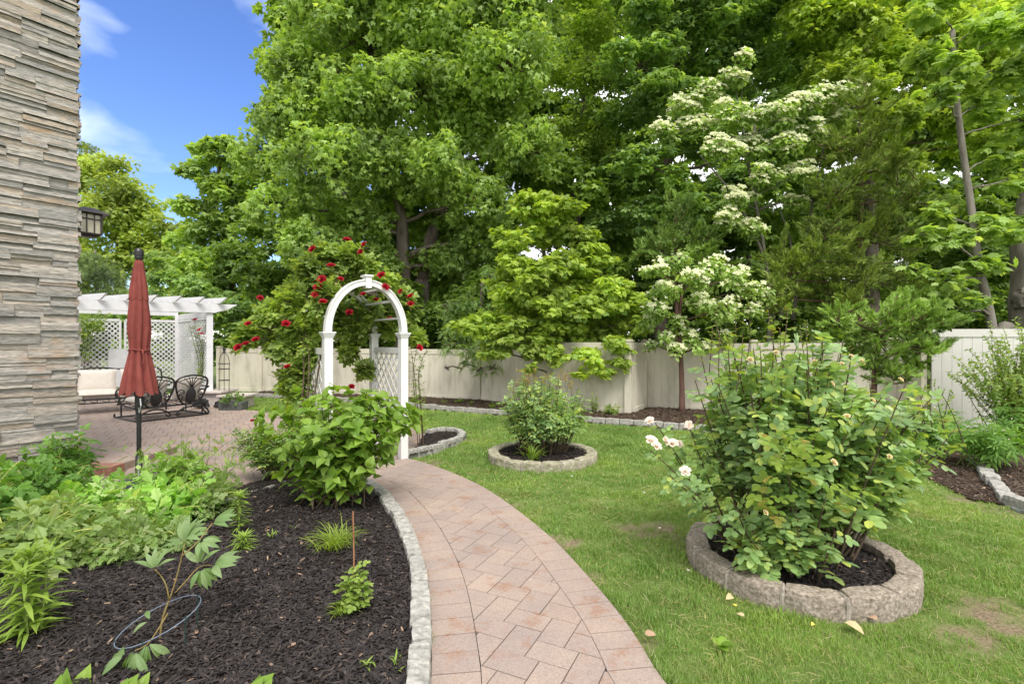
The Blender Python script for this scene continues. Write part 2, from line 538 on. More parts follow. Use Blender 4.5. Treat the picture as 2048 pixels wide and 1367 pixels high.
PATIO = np.array([(-1.34, 6.42), (-1.30, 7.0), (-1.30, 7.87), (-1.62, 8.55), (-3.0, 9.35), (-4.36, 10.0), (-6.2, 11.2), (-7.2, 14.2), (-16, 14.2), (-16, 3.2),
                  (-5.2, 3.5), (-4.3, 4.15), (-3.5, 4.55), (-2.97, 4.82), (-2.61, 5.42), (-2.35, 5.66), (-2.2, 5.78)])
m_paver = None
def paver_mat():
    m, N, L, b = new_mat('concrete pavers')
    g = N.new('ShaderNodeNewGeometry')
    r = ramp(N, [(.310, .248, .215), (.325, .259, .222), (.295, .238, .211), (.338, .270, .228), (.315, .246, .208)]); L.new(g.outputs['Random Per Island'], r.inputs['Fac'])
    n1 = obj_noise(N, L, 120, 3); r1 = ramp(N, [(.78,) * 3, (1.18,) * 3], [.3, .7]); L.new(n1.outputs['Fac'], r1.inputs['Fac'])
    c = mixrgb(N, L, r.outputs['Color'], r1.outputs['Color'], 1.0, 'MULTIPLY')
    n3 = obj_noise(N, L, 2.2, 4); r3 = ramp(N, [(.88, .88, .92), (1.06, 1.03, 1.0)], [.35, .65]); L.new(n3.outputs['Fac'], r3.inputs['Fac'])
    c = mixrgb(N, L, c, r3.outputs['Color'], 1.0, 'MULTIPLY')
    n2 = obj_noise(N, L, 5.2, 7, .68); r2 = ramp(N, [(0, 0, 0), (.85, .85, .85)], [.55, .63]); L.new(n2.outputs['Fac'], r2.inputs['Fac'])
    n5 = obj_noise(N, L, 60, 4, .7); r5 = ramp(N, [(.2, .2, .2), (1, 1, 1)], [.4, .6]); L.new(n5.outputs['Fac'], r5.inputs['Fac'])
    st = mixrgb(N, L, r2.outputs['Color'], r5.outputs['Color'], 1.0, 'MULTIPLY')
    c = mixrgb(N, L, c, (.27, .15, .095), st)
    L.new(c, b.inputs['Base Color']); b.inputs['Roughness'].default_value = .85; b.inputs['Specular IOR Level'].default_value = .25
    bump(N, L, b, n1.outputs['Fac'], .5, .002)
    return m
M_PAVER = paver_mat()
M_JOINT = surf('joint sand', [(.035, .028, .02), (.07, .055, .04)], 30, .95)
M_SOIL = None

def lawn_ground():
    m, N, L, b = new_mat('lawn soil')
    a = N.new('ShaderNodeAttribute'); a.attribute_name = 'soil'
    n1 = obj_noise(N, L, 3.0, 6); r1 = ramp(N, [(.09, .12, .035), (.13, .18, .05), (.18, .22, .08)], [.3, .5, .7]); L.new(n1.outputs['Fac'], r1.inputs['Fac'])
    n2 = obj_noise(N, L, 60, 5); r2 = ramp(N, [(.10, .075, .05), (.26, .20, .135)], [.35, .65]); L.new(n2.outputs['Fac'], r2.inputs['Fac'])
    c = mixrgb(N, L, r1.outputs['Color'], r2.outputs['Color'], a.outputs['Fac'])
    L.new(c, b.inputs['Base Color']); b.inputs['Roughness'].default_value = 1.0; b.inputs['Specular IOR Level'].default_value = .1
    bump(N, L, b, n2.outputs['Fac'], .6, .01)
    return m
SOILS = [(1.13, 3.95, .30, .55), (2.68, 2.72, .26, .75), (2.3, 2.52, .14, .8), (.36, 3.75, .16, .8), (-1.05, 6.15, .22, .6), (.62, 2.55, .12, .7), (.05, 4.6, .1, .5), (4.6, 4.6, .5, .5), (.5, 3.2, .1, .4), (-.62, 7.6, .18, .5)]
def soil_at(X, Y):
    s = np.zeros_like(X)
    for (cx, cy, r, k) in SOILS:
        d = np.sqrt((X - cx) ** 2 + (Y - cy) ** 2) / r
        s = np.maximum(s, k * np.clip(1.6 - d * 1.2, 0, 1))
    s = np.clip(s, 0, 1); fl = s.ravel(); xf, yf = X.ravel(), Y.ravel()
    for i in np.nonzero(fl > 0)[0]:
        fl[i] = min(1, max(0, fl[i] * (1.1 + 1.7 * noise.noise(Vector((xf[i] * 6, yf[i] * 6, 0))) + 1.2 * noise.noise(Vector((xf[i] * 17, yf[i] * 17, 5))))))
    return fl.reshape(s.shape)
gx = np.concatenate([[-250, -60, -20], np.arange(-8, 8.01, .08), [20, 60, 250]])
gy = np.concatenate([[-80, -10, 0], np.arange(1, 15.01, .08), [30, 80, 350]])
GX, GY = np.meshgrid(gx, gy)
nzv = .012 * np.sin(GX * 1.7 + .6) * np.cos(GY * 1.3) * (np.abs(GX) < 8.1) * (GY < 15.1) - .012
V = np.stack([GX, GY, nzv], 2).reshape(-1, 3)
nxg, nyg = len(gx), len(gy)
ii, jj = np.meshgrid(np.arange(nxg - 1), np.arange(nyg - 1))
b0 = (jj * nxg + ii).ravel()
mb = MB(); mb.V.append(V); mb.n = len(V)
mb.L.append(np.stack([b0, b0 + 1, b0 + nxg + 1, b0 + nxg], 1).ravel()); mb.T.append(np.full(len(b0), 4))
lawn = mb.build('lawn_ground', lawn_ground(), smooth=True); tag(lawn, kind='structure')
at = lawn.data.attributes.new('soil', 'FLOAT', 'POINT'); at.data.foreach_set('value', soil_at(GX, GY).ravel().astype(np.float32))

def sheet(name, poly, z, mat):
    me = bpy.data.meshes.new(name); bm = bmesh.new()
    vs = [bm.verts.new((x, y, z)) for x, y in poly]; f = bm.faces.new(vs)
    bmesh.ops.triangulate(bm, faces=[f]); bm.to_mesh(me); bm.free(); me.materials.append(mat)
    o = bpy.data.objects.new(name, me); COL.objects.link(o); return tag(o, kind='structure')
sheet('path_bed', [tuple(p) for p in PATH], .006, M_JOINT)
sheet('patio_bed', [tuple(p) for p in PATIO], .010, surf('pale joint sand', [(.16, .12, .095), (.24, .185, .15)], 30, .95))

BL, BW = .223, .145
def herring(x0, x1, y0, y1, ang, ox=0, oy=0):
    c, s = math.cos(ang), math.sin(ang); Rm = np.array([[c, -s], [s, c]])
    cx, cy = (x0 + x1) / 2, (y0 + y1) / 2; rad = math.hypot(x1 - x0, y1 - y0) / 2 + .4
    A = np.array([BW, BW]); B = np.array([BL - BW, -(BL + BW)])
    Minv = np.linalg.inv(np.stack([A, B], 1))
    cc = Rm.T @ np.array([cx, cy])
    kk = int(rad / BW) + 4; out = []
    c0 = Minv @ cc
    for i in range(int(c0[0]) - kk * 2, int(c0[0]) + kk * 2):
        for j in range(int(c0[1]) - kk, int(c0[1]) + kk):
            o = i * A + j * B
            for (w, h, d) in ((BL, BW, (0, 0)), (BW, BL, (0, BW))):
                q = o + d + np.array([w / 2, h / 2])
                p = Rm @ q
                if x0 - .2 < p[0] < x1 + .2 and y0 - .2 < p[1] < y1 + .2:
                    g = .0026
                    rect = np.array([[-w / 2 + g, -h / 2 + g], [w / 2 - g, -h / 2 + g], [w / 2 - g, h / 2 - g], [-w / 2 + g, h / 2 - g]]) + q
                    out.append((p, rect @ Rm.T))
    return out
def near_on(P, q):
    a, b = P[:-1], P[1:]; d = b - a
    t = np.clip(((q - a) * d).sum(1) / (d * d).sum(1), 0, 1)
    c = a + d * t[:, None]; k = np.argmin(((c - q) ** 2).sum(1))
    T = d[k] / np.linalg.norm(d[k]); return c[k], np.array([-T[1], T[0]])
mb = MB()
endn = unit(np.array([[-(FRp - FLp)[1], (FRp - FLp)[0]]]))[0]
if endn[1] > 0: endn = -endn
for p, rect in herring(-2.6, 1.0, 1.0, 6.6, math.radians(-26)):
    c1, n1 = near_on(PLi, p); c2, n2 = near_on(PRi, p)
    poly = clip_half(rect, c1 - n1 * .0015, -n1)
    if poly is not None: poly = clip_half(poly, c2 + n2 * .0015, n2)
    if poly is not None: poly = clip_half(poly, FLp + endn * .002, endn)
    if poly is not None and area(poly) > .0006 and inpoly(np.array([p[0]]), np.array([p[1]]), np.concatenate([PL, PR[::-1]]))[0]:
        mb.prism(poly, 0, .022 + R.normal(0, .0006), .0016)
for P, Q in ((PL, PLi), (PRi, PR)):
    for i in range(len(P) - 1):
        q = np.array([P[i], Q[i], Q[i + 1], P[i + 1]])
        t1 = (P[i + 1] - P[i]); t1 /= np.linalg.norm(t1); w1 = (Q[i] - P[i]); w1 /= np.linalg.norm(w1)
        q = q + np.array([t1 + w1 * .4, t1 - w1 * .4, -t1 - w1 * .4, -t1 + w1 * .4]) * .0032
        mb.prism(q, 0, .022 + R.normal(0, .0008), .0016)
tag(mb.build('brick_path', M_PAVER), 'curving walkway of pinkish concrete pavers in herringbone between straight border courses', kind='structure')
mb = MB()
PC = np.concatenate([PATIO, PATIO[:1]])
for p, rect in herring(-15, -1.2, 3.4, 14, math.radians(30)):
    if p[0] < -1.2 * p[1] and p[1] < 9: continue
    if not inpoly(np.array([p[0]]), np.array([p[1]]), PATIO)[0]: continue
    c1, n1 = near_on(PC, p)
    if abs((p - c1) @ n1) < .16:
        s = 1 if (p - c1) @ n1 > 0 else -1
        rect = clip_half(rect, c1, n1 * s)
        if rect is None or area(rect) < .0006: continue
    mb.prism(rect, 0.004, .024 + R.normal(0, .0006), .0016)
tag(mb.build('brick_patio', M_PAVER), 'wide patio of pinkish concrete pavers', kind='structure')

# ---------------------------------------------------------------- mulch
def mulch_mat(name, a, b, c):
    return surf(name, [a, b, c], 45, .95, 6, bumps=1.0, bdist=.02, bscale=70, spec=.15)
M_MULCH = mulch_mat('dark mulch', (.010, .008, .007), (.030, .022, .018), (.065, .045, .036))
M_MULCH2 = mulch_mat('brown mulch', (.02, .013, .009), (.055, .035, .023), (.12, .08, .055))
def chipmat(name, cols):
    m, N, L, b = new_mat(name); g = N.new('ShaderNodeNewGeometry')
    r = ramp(N, cols); r.color_ramp.interpolation = 'LINEAR'; L.new(g.outputs['Random Per Island'], r.inputs['Fac'])
    L.new(r.outputs['Color'], b.inputs['Base Color']); b.inputs['Roughness'].default_value = .75; b.inputs['Specular IOR Level'].default_value = .3
    return m
M_CHIP = chipmat('mulch chips', [(.010, .008, .008), (.018, .015, .015), (.029, .023, .022), (.026, .022, .023), (.042, .034, .033), (.024, .018, .017), (.085, .065, .055)])
M_CHIP2 = chipmat('old mulch chips', [(.03, .02, .014), (.06, .04, .03), (.10, .07, .05), (.05, .035, .025), (.16, .12, .09)])
M_CHIP3 = chipmat('tan wood chips', [(.20, .14, .09), (.32, .22, .15), (.25, .17, .12), (.14, .10, .07)])
T_CHIP = (np.array([(-.5, -.09, -.02), (-.42, .1, -.02), (-.45, 0, .055), (.5, -.07, -.02), (.44, .09, -.02), (.4, .01, .05), (0, -.13, .03), (0, .13, .03)]),
          [(0, 6, 3, 5, 2), (1, 2, 5, 4, 7), (0, 2, 1), (3, 4, 5)])
def mulch_height(X, Y, k=1.0):
    z = np.zeros_like(X)
    for (f, a, ph) in ((2.1, .016, 0), (5.3, .009, 1.3), (11.7, .006, 2.2), (23, .003, .5)):
        z += a * np.sin(X * f + ph) * np.cos(Y * f * 1.13 + ph * 2) + a * .6 * np.sin((X + Y) * f * .8 + 3 * ph)
    return z * k
def mulch_bed(name, poly, base, mound, nchips, chip, mat=None, cmat=None, cell=.05, light=0.0, k=1.0):
    poly = np.asarray(poly, float); x0, y0 = poly.min(0); x1, y1 = poly.max(0)
    X, Y = np.meshgrid(np.arange(x0, x1 + cell, cell), np.arange(y0, y1 + cell, cell))
    PC = np.concatenate([poly, poly[:1]])
    def hgt(x, y):
        d = np.full(x.shape, 9.9)
        for a, b in zip(PC[:-1], PC[1:]):
            e = b - a; t = np.clip(((x - a[0]) * e[0] + (y - a[1]) * e[1]) / (e @ e + 1e-9), 0, 1)
            d = np.minimum(d, np.hypot(x - a[0] - t * e[0], y - a[1] - t * e[1]))
        return base + mound * np.clip(d / .5, 0, 1) ** .7 + mulch_height(x, y, k) * np.clip(d / .12, .15, 1)
    Z = hgt(X, Y); ny, nx = X.shape
    i, j = np.meshgrid(np.arange(nx - 1), np.arange(ny - 1)); i = i.ravel(); j = j.ravel()
    ok = inpoly(x0 + (i + .5) * cell, y0 + (j + .5) * cell, poly)
    b0 = (j * nx + i)[ok]
    m = MB(); m.V.append(np.stack([X, Y, Z], 2).reshape(-1, 3)); m.n = X.size
    m.L.append(np.stack([b0, b0 + 1, b0 + nx + 1, b0 + nx], 1).ravel()); m.T.append(np.full(len(b0), 4))
    o = m.build(name + '_bed', mat or M_MULCH, smooth=True); tag(o, kind='structure')
    # chips
    def scatter(n, sz, mm, nm):
        pts = []
        while sum(len(p) for p in pts) < n:
            q = np.stack([R.uniform(x0, x1, n * 2), R.uniform(y0, y1, n * 2)], 1)
            q = q[inpoly(q[:, 0], q[:, 1], poly)]
            q = q[(np.abs(q[:, 0]) < 1.1 * q[:, 1] + .2) & (q[:, 1] > 1.9)]
            w = np.clip((2.6 / q[:, 1]) ** 1.5, 0, 1); q = q[R.random(len(q)) < w]
            if len(q) == 0: break
            pts.append(q)
        if not pts: return
        q = np.concatenate(pts)[:n]; z = hgt(q[:, 0], q[:, 1])
        mm_ = MB(); yaw = R.uniform(0, 6.28, len(q))
        hd = np.stack([np.cos(yaw), np.sin(yaw), R.normal(0, .28, len(q))], 1)
        nr = np.stack([R.normal(0, .35, len(q)), R.normal(0, .35, len(q)), np.ones(len(q))], 1)
        s = sz * R.uniform(.4, 1.5, len(q))
        S = np.stack([s, s * R.uniform(.6, 1.6, len(q)), s * .8], 1)
        mm_.inst(T_CHIP, np.column_stack([q, z + .004 + R.uniform(0, .012, len(q))]), frames(hd, nr), S)
        tag(mm_.build(nm, mm), kind='stuff')
    if nchips: scatter(nchips, chip, cmat or M_CHIP, 'mulch_chips')
    if light: scatter(int(light), chip * 1.2, M_CHIP3, 'pale_wood_chips')
    return hgt

def circle(c, r, n=40): return [(c[0] + r * math.cos(a), c[1] + r * math.sin(a)) for a in np.arange(n) * 2 * math.pi / n]
MAIN = [tuple(p) for p in (PL + NL * .07)] + [(-2.2, 5.78), (-2.35, 5.66), (-2.61, 5.42), (-2.97, 4.82), (-3.5, 4.55), (-4.3, 4.15), (-5.2, 3.5), (-6.5, 3.0), (-6.5, .9), (-.3, .9)]
h_main = mulch_bed('main_mulch', MAIN, .02, .05, 52000, .030, light=420)
R1c, R1r = (.39, 6.44), .69
R2c, R2r = (1.88, 3.34), .665
h_r1 = mulch_bed('small_ring_mulch', circle(R1c, R1r - .06), .07, .015, 3500, .03)
h_r2 = mulch_bed('large_ring_mulch', circle(R2c, R2r - .06), .07, .03, 9000, .028, M_MULCH, M_CHIP, .04, light=150)
CRES = [(-1.31, 6.3), (-1.12, 6.58), (-.87, 7.05), (-.70, 7.55), (-.74, 7.95), (-.95, 8.2), (-1.25, 8.15), (-1.36, 7.9), (-1.32, 7.0)]
h_cr = mulch_bed('crescent_mulch', CRES, .06, .01, 1500, .03)
kerb_px = [(478, 793), (620, 799), (760, 808), (840, 818), (1024, 832), (1150, 843), (1272, 853), (1375, 861), (1500, 870), (1640, 880)]
KERB = smooth_line([G(*p) for p in kerb_px], .26, 2)
FEN_L = [(-8.95, 15.3), (-7.5, 14.95), (-5.9, 14.6), (-4.35, 14.0), (-2.8, 13.4), (-.83, 12.7), (.43, 11.45)]
FEN_M = [(.47, 11.35), (2.38, 10.22)]
FEN_R = [(3.02, 11.36), (5.0, 10.3), (6.9, 9.1)]
FB = [tuple(p) for p in KERB] + [(6.9, 9.1), (5.0, 10.3), (3.02, 11.4), (2.38, 10.3), (.43, 11.5), (-.83, 12.75), (-2.8, 13.5), (-4.35, 14.1), (-7.5, 15.0)]
h_fb = mulch_bed('fence_border_mulch', FB, .02, .05, 9000, .05, M_MULCH2, M_CHIP2, .1)
RB = [G(1850, 955), G(1890, 975), G(1950, 1003), G(2020, 1012), G(2080, 1040), (5.5, 4.1), (6.9, 5.0), (6.6, 7.3), (5.6, 7.9), (4.9, 7.3), (4.4, 6.2)]
h_rb = mulch_bed('right_border_mulch', RB, .015, .03, 7000, .035, M_MULCH2, M_CHIP2, .06, light=250)

# ---------------------------------------------------------------- edging stones
M_GRANITE = surf('grey granite', [(.17, .17, .165), (.29, .285, .275), (.42, .41, .395)], 26, .8, 8, island=[(.82, .82, .84), (1.1, 1.08, 1.02), (.95, .93, .9)], bumps=.8, bdist=.008, bscale=40)
M_TANSTONE = surf('weathered tan wall block', [(.13, .11, .09), (.27, .232, .195), (.43, .38, .33)], 55, .88, 8, island=[(.85, .84, .84), (1.1, 1.06, 1.02)], bumps=.9, bdist=.01, bscale=34)
M_RINGSTONE = surf('mossy grey wall block', [(.17, .165, .10), (.30, .28, .21), (.42, .39, .33)], 16, .88, 8, island=[(.85, .86, .84), (1.1, 1.08, 1.02)], bumps=.9, bdist=.01, bscale=34)
M_MORTAR = surf('mortar', [(.26, .225, .19), (.36, .32, .28)], 40, .9, bumps=.4)
def block(mb, f, nx, ny, nz, amp, seed, rnd=.05):
    """rough stone: surface grid of a box [-1,1]^3 mapped by f(u,v,w)->xyz, with noise"""
    idx = {}; V = []; F = []
    def vid(i, j, k):
        t = (i, j, k)
        if t not in idx:
            u, v, w = 2 * i / nx - 1, 2 * j / ny - 1, 2 * k / nz - 1
            e = rnd * (abs(u) ** 6 * abs(w) ** 6 + abs(v) ** 6 * abs(w) ** 6 + abs(u) ** 6 * abs(v) ** 6)
            p = np.array(f(u * (1 - e * .5), v * (1 - e), w * (1 - e)))
            q = Vector((p[0] * 14 + seed, p[1] * 14, p[2] * 14)); nn = noise.noise_vector(q); n2 = noise.noise_vector(q * 3.7)
            idx[t] = len(V); V.append(p + (np.array(nn) * .55 + np.array(n2) * .55) * amp)
        return idx[t]
    for i in range(nx):
        for j in range(ny):
            F.append((vid(i, j, nz), vid(i + 1, j, nz), vid(i + 1, j + 1, nz), vid(i, j + 1, nz)))
    for i in range(nx):
        for k in range(nz):
            F.append((vid(i, 0, k), vid(i + 1, 0, k), vid(i + 1, 0, k + 1), vid(i, 0, k + 1)))
            F.append((vid(i + 1, ny, k), vid(i, ny, k), vid(i, ny, k + 1), vid(i + 1, ny, k + 1)))
    for j in range(ny):
        for k in range(nz):
            F.append((vid(nx, j, k), vid(nx, j + 1, k), vid(nx, j + 1, k + 1), vid(nx, j, k + 1)))
            F.append((vid(0, j + 1, k), vid(0, j, k), vid(0, j, k + 1), vid(0, j + 1, k + 1)))
    mb.add(V, F)
def edging(name, label, line, width, z0, z1, mat, side=1, gap=.004, amp=.007, group=None, tilt=.006, res=(9, 5, 4)):
    """row of stones along a polyline, offset to its left (side=1)"""
    N2 = normals2(line); t = empty(name, (float(line[len(line) // 2][0]), float(line[len(line) // 2][1]), 0), label, 'stone edging', group)
    for i in range(len(line) - 1):
        a, b = line[i], line[i + 1]; na, nb = N2[i], N2[i + 1]
        L = np.linalg.norm(b - a); g = gap / L
        zz = z1 + R.normal(0, tilt); ww = width * R.uniform(.9, 1.08); off = R.normal(0, .004)
        def f(u, v, w, a=a, b=b, na=na, nb=nb, zz=zz, ww=ww, g=g, off=off):
            s = g + (1 - 2 * g) * (u + 1) / 2
            c = a * (1 - s) + b * s; n = na * (1 - s) + nb * s
            p = c + n * side * (ww * (v + 1) / 2 + off)
            return (p[0], p[1], z0 + (zz - z0) * (w + 1) / 2)
        m = MB(); block(m, f, *res, amp, R.uniform(0, 99)); m.build('edging_stone', mat, t, smooth=False)
    return t
ki = len(PL) - 5
KL = resample(PL[:ki], .205)
edging('path_edging', 'low row of grey granite blocks between the dark mulch and the brick walkway', KL, .105, -.05, .085, M_GRANITE, 1, amp=.009)
KS = smooth_line([G(330, 1062), G(378, 1042), G(446, 1022), G(530, 996), G(567, 981), (-2.2, 5.25)], .22)
edging('buried_edging', 'half buried line of pale granite blocks crossing the mulch in front of the patio', KS, .10, -.05, .078, M_GRANITE, 1, amp=.010)
KC = smooth_line([(-1.36, 6.36), (-1.13, 6.56), (-.87, 7.03), (-.69, 7.55), (-.73, 7.97), (-.96, 8.24), (-1.27, 8.18), (-1.38, 7.93)], .23)
edging('crescent_edging', 'curved granite kerb round the small mulch bed beside the white arbor', KC, .11, -.04, .11, M_GRANITE, 1, amp=.008)
edging('lawn_edging', 'long straight row of grey blocks between the lawn and the fence border', KERB, .12, -.04, .11, M_GRANITE, 1, amp=.008, res=(4, 3, 2))
KR = smooth_line([G(1960, 915, .1), G(1985, 932, .1), G(2013, 965, .1), G(2048, 1005, .1), (5.0, 4.2)], .22)
edging('right_edging', 'short run of light grey granite blocks curving off at the right edge of the lawn', KR, .12, -.04, .09, M_GRANITE, -1, amp=.008)

def ring(name, label, c, r, w, z0, z1, n, mat, ph=0.0):
    t = empty(name, (c[0], c[1], 0), label, 'planter ring', 'round stone planter rings set in the lawn')
    for i in range(n):
        a0 = ph + 2 * math.pi * i / n; a1 = ph + 2 * math.pi * (i + 1) / n
        g = .008 / r
        zz = z1 + R.normal(0, .004)
        def f(u, v, ww, a0=a0 + g, a1=a1 - g, zz=zz):
            a = a0 + (a1 - a0) * (u + 1) / 2; q = (r - w) + w * (1 - v) / 2 + (.012 * (1 - u * u) if v < 0 else 0)
            return (c[0] + q * math.cos(a), c[1] + q * math.sin(a), z0 + (zz - z0) * (ww + 1) / 2)
        m = MB(); block(m, f, 14, 6, 6, .010, R.uniform(0, 99), .05); m.build('edging_stone', mat, t)
        am = a1
        def f2(u, v, ww, am=am):
            a = am + u * .013 / r; q = (r - w * .9) + (w * .9 + .006) * (1 - v) / 2
            return (c[0] + q * math.cos(a), c[1] + q * math.sin(a), z0 + (z1 - .004 - z0) * (ww + 1) / 2)
        m = MB(); block(m, f2, 2, 4, 5, .009, R.uniform(0, 99), .1); m.build('mortar_joint', M_MORTAR, t)
    return t
ring('large_planter_ring', 'big tan stone ring in the near lawn holding the pale cream rose bush', R2c, R2r, .125, -.03, .128, 13, M_TANSTONE, .25)
ring('small_planter_ring', 'smaller mossy grey stone ring in the middle of the lawn round a low rose bush', R1c, R1r, .125, -.03, .105, 18, M_RINGSTONE, .1)

# ---------------------------------------------------------------- grass
def grass():
    m, N, L, b = new_mat('grass blades')
    g = N.new('ShaderNodeNewGeometry')
    r = ramp(N, [(.165, .29, .055), (.21, .345, .07), (.265, .39, .11), (.185, .315, .065), (.36, .41, .19)]); L.new(g.outputs['Random Per Island'], r.inputs['Fac'])
    n = obj_noise(N, L, .9, 5, .6); r2 = ramp(N, [(.62, .72, .55), (1.0, 1.0, 1.0), (1.35, 1.22, .95)], [.32, .5, .68]); L.new(n.outputs['Fac'], r2.inputs['Fac'])
    c = mixrgb(N, L, r.outputs['Color'], r2.outputs['Color'], 1.0, 'MULTIPLY')
    n3 = obj_noise(N, L, 3.2, 5, .65); r3 = ramp(N, [(0, 0, 0), (.6, .6, .6)], [.53, .74]); L.new(n3.outputs['Fac'], r3.inputs['Fac'])
    c = mixrgb(N, L, c, (.33, .29, .13), r3.outputs['Color'])
    L.new(c, b.inputs['Base Color']); b.inputs['Roughness'].default_value = .55; b.inputs['Specular IOR Level'].default_value = .3
    t = N.new('ShaderNodeBsdfTranslucent'); L.new(mixrgb(N, L, c, (1.3, 1.3, .6), 1.0, 'MULTIPLY'), t.inputs['Color'])
    mx = N.new('ShaderNodeMixShader'); mx.inputs['Fac'].default_value = .35
    L.new(b.outputs['BSDF'], mx.inputs[1]); L.new(t.outputs['BSDF'], mx.inputs[2])
    L.new(mx.outputs['Shader'], [q for q in N if q.type == 'OUTPUT_MATERIAL'][0].inputs['Surface'])
    Ng = 820000
    u = R.random(Ng); z = (np.sqrt(1.2) + u * (np.sqrt(15.5) - np.sqrt(1.2))) ** 2
    x = R.uniform(-1.2, 1.2, Ng) * z + np.where(R.random(Ng) < .12, 1.6, 0) * R.random(Ng)
    ok = np.ones(Ng, bool)
    for P in (PATIO, PATH, MAIN, CRES, FB, RB): ok &= ~inpoly(x, z, P)
    for c, r_ in ((R1c, R1r + .01), (R2c, R2r + .01)): ok &= np.hypot(x - c[0], z - c[1]) > r_
    ok &= ~((x < -4.7) & (z < 8))
    s = soil_at(x, z); ok &= R.random(Ng) > s * 1.15
    x, z, s = x[ok], z[ok], s[ok]; n_ = len(x)
    tuft = np.array([noise.noise(Vector((a * 5, b_ * 5, 0))) for a, b_ in zip(x[::1], z[::1])]) 
    tpl = (np.array([(0, -.05, 0), (0, .05, 0), (.5, .04, -.03), (.5, -.04, -.03), (1, 0, -.2)]), [(0, 1, 2, 3), (3, 2, 4)])
    h = (.026 + .024 * R.random(n_)) * (1 + .75 * tuft) * (1 - .4 * s)
    wd = np.clip(z / 3.0, .8, 2.6)
    up = np.stack([R.normal(0, .42, n_), R.normal(0, .42, n_), np.ones(n_)], 1); nr = rdir(n_)
    mb = MB(); mb.inst(tpl, np.stack([x, z, np.zeros(n_) - .008], 1), frames(up, nr), np.stack([h, h * wd, h], 1))
    tag(mb.build('grass', m), kind='stuff')
    k = R.random(n_) < np.where(z < 6, .07, .02); x2, z2 = x[k], z[k]; n2_ = len(x2); yaw = R.uniform(0, 6.28, n2_)
    hd = np.stack([np.cos(yaw), np.sin(yaw), R.uniform(-.1, .5, n2_)], 1); s2 = R.uniform(.03, .07, n2_)
    mb = MB(); mb.inst(tpl, np.stack([x2, z2, R.uniform(.008, .025, n2_)], 1), frames(hd, rdir(n2_) * .5 + np.array([0, 0, 1.])), np.stack([s2, s2 * .55 * np.clip(z2 / 3, .8, 2), s2], 1))
    tag(mb.build('dry_grass', leafmat('dry grass blades', [(.42, .38, .20), (.34, .32, .14), (.50, .45, .28), (.30, .34, .12)], patch=.2)), kind='stuff')
grass()

# ================================================================== house corner wall
M_LEDGE = None
def ledge_mat():
    m, N, L, b = new_mat('ledgestone')
    g = N.new('ShaderNodeNewGeometry')
    r = ramp(N, [(.32, .292, .262), (.36, .335, .305), (.26, .25, .235), (.39, .355, .315), (.30, .285, .265), (.23, .222, .212), (.36, .30, .24), (.34, .32, .30)]); L.new(g.outputs['Random Per Island'], r.inputs['Fac'])
    n1 = obj_noise(N, L, 1.0, 8, .65, sc3=(13, 13, 42)); r1 = ramp(N, [(.74, .75, .77), (1.12, 1.11, 1.10), (1.42, 1.40, 1.36)], [.3, .5, .7]); L.new(n1.outputs['Fac'], r1.inputs['Fac'])
    c = mixrgb(N, L, r.outputs['Color'], r1.outputs['Color'], 1.0, 'MULTIPLY')
    n2 = obj_noise(N, L, 2.6, 6, .6, sc3=(1, 1, 3)); r2 = ramp(N, [(0, 0, 0), (.55, .55, .55)], [.58, .72]); L.new(n2.outputs['Fac'], r2.inputs['Fac'])
    c = mixrgb(N, L, c, (.40, .235, .12), r2.outputs['Color'])
    L.new(c, b.inputs['Base Color']); b.inputs['Roughness'].default_value = .85; b.inputs['Specular IOR Level'].default_value = .2
    bump(N, L, b, n1.outputs['Fac'], 1.0, .018)
    return m
M_LEDGE = ledge_mat()
WC = np.array([-4.77, 5.46]); WA = unit(np.array([[.58, .81]]))[0]; WN = np.array([WA[1], -WA[0]])
wall = empty('stone_wall', (WC[0], WC[1], 0), 'tall house corner clad in layered tan and grey ledge stone at the left edge', 'house wall')
def veneer(origin, along, nrm, length, ztop, seed):
    mb = MB(); rr = random.Random(seed); z = -.1
    while z < ztop:
        panel = rr.choice([.10, .12, .14]); s = -.02 + rr.uniform(0, .02); panel_rows = []
        # a band split into stones that break into one, two or three courses
        while s < length:
            ln = rr.uniform(.18, .50)
            if s + ln > length - .08: ln = length - s + rr.uniform(0, .02)
            k = rr.choice([2, 3, 3, 4]); cuts = sorted([0, 1] + [(i + rr.uniform(-.25, .25)) / k for i in range(1, k)])
            for a, b in zip(cuts[:-1], cuts[1:]):
                zz0, zz1 = z + a * panel, z + b * panel; d = rr.uniform(.006, .055); e = rr.uniform(-.012, .012) if s < .02 else 0
                tl = rr.uniform(-.004, .004)
                def f(u, v, w, s=s + e, ln=ln - e, zz0=zz0, zz1=zz1, d=d, tl=tl):
                    q = origin + along * (s + .0005 + (ln - .001) * (u + 1) / 2) + nrm * (-.06 + (.06 + d + tl * w) * (1 - v) / 2)
                    return (q[0], q[1], zz0 + .0003 + (zz1 - zz0 - .0006) * (w + 1) / 2)
                block(mb, f, max(3, int(ln / .035)), 1, 3, .0042, rr.uniform(0, 99), .0)
            s += ln
        z += panel
    return mb
veneer(WC, -WA, WN, 1.25, 5.7, 3).build('stone_veneer', M_LEDGE, wall)
mb = MB()
mb.box((*(WC - WA * 2.2 - WN * 1.3)[:2], 2.75), (4.3, 2.5, 5.7), np.array([[WA[0], -WN[0], 0], [WA[1], -WN[1], 0], [0, 0, 1]]))
mb.build('wall_core', M_LEDGE, wall)
# side return behind the corner
veneer(WC - WN * .0, -WN, WA, .7, 5.7, 9).build('stone_veneer', M_LEDGE, wall)

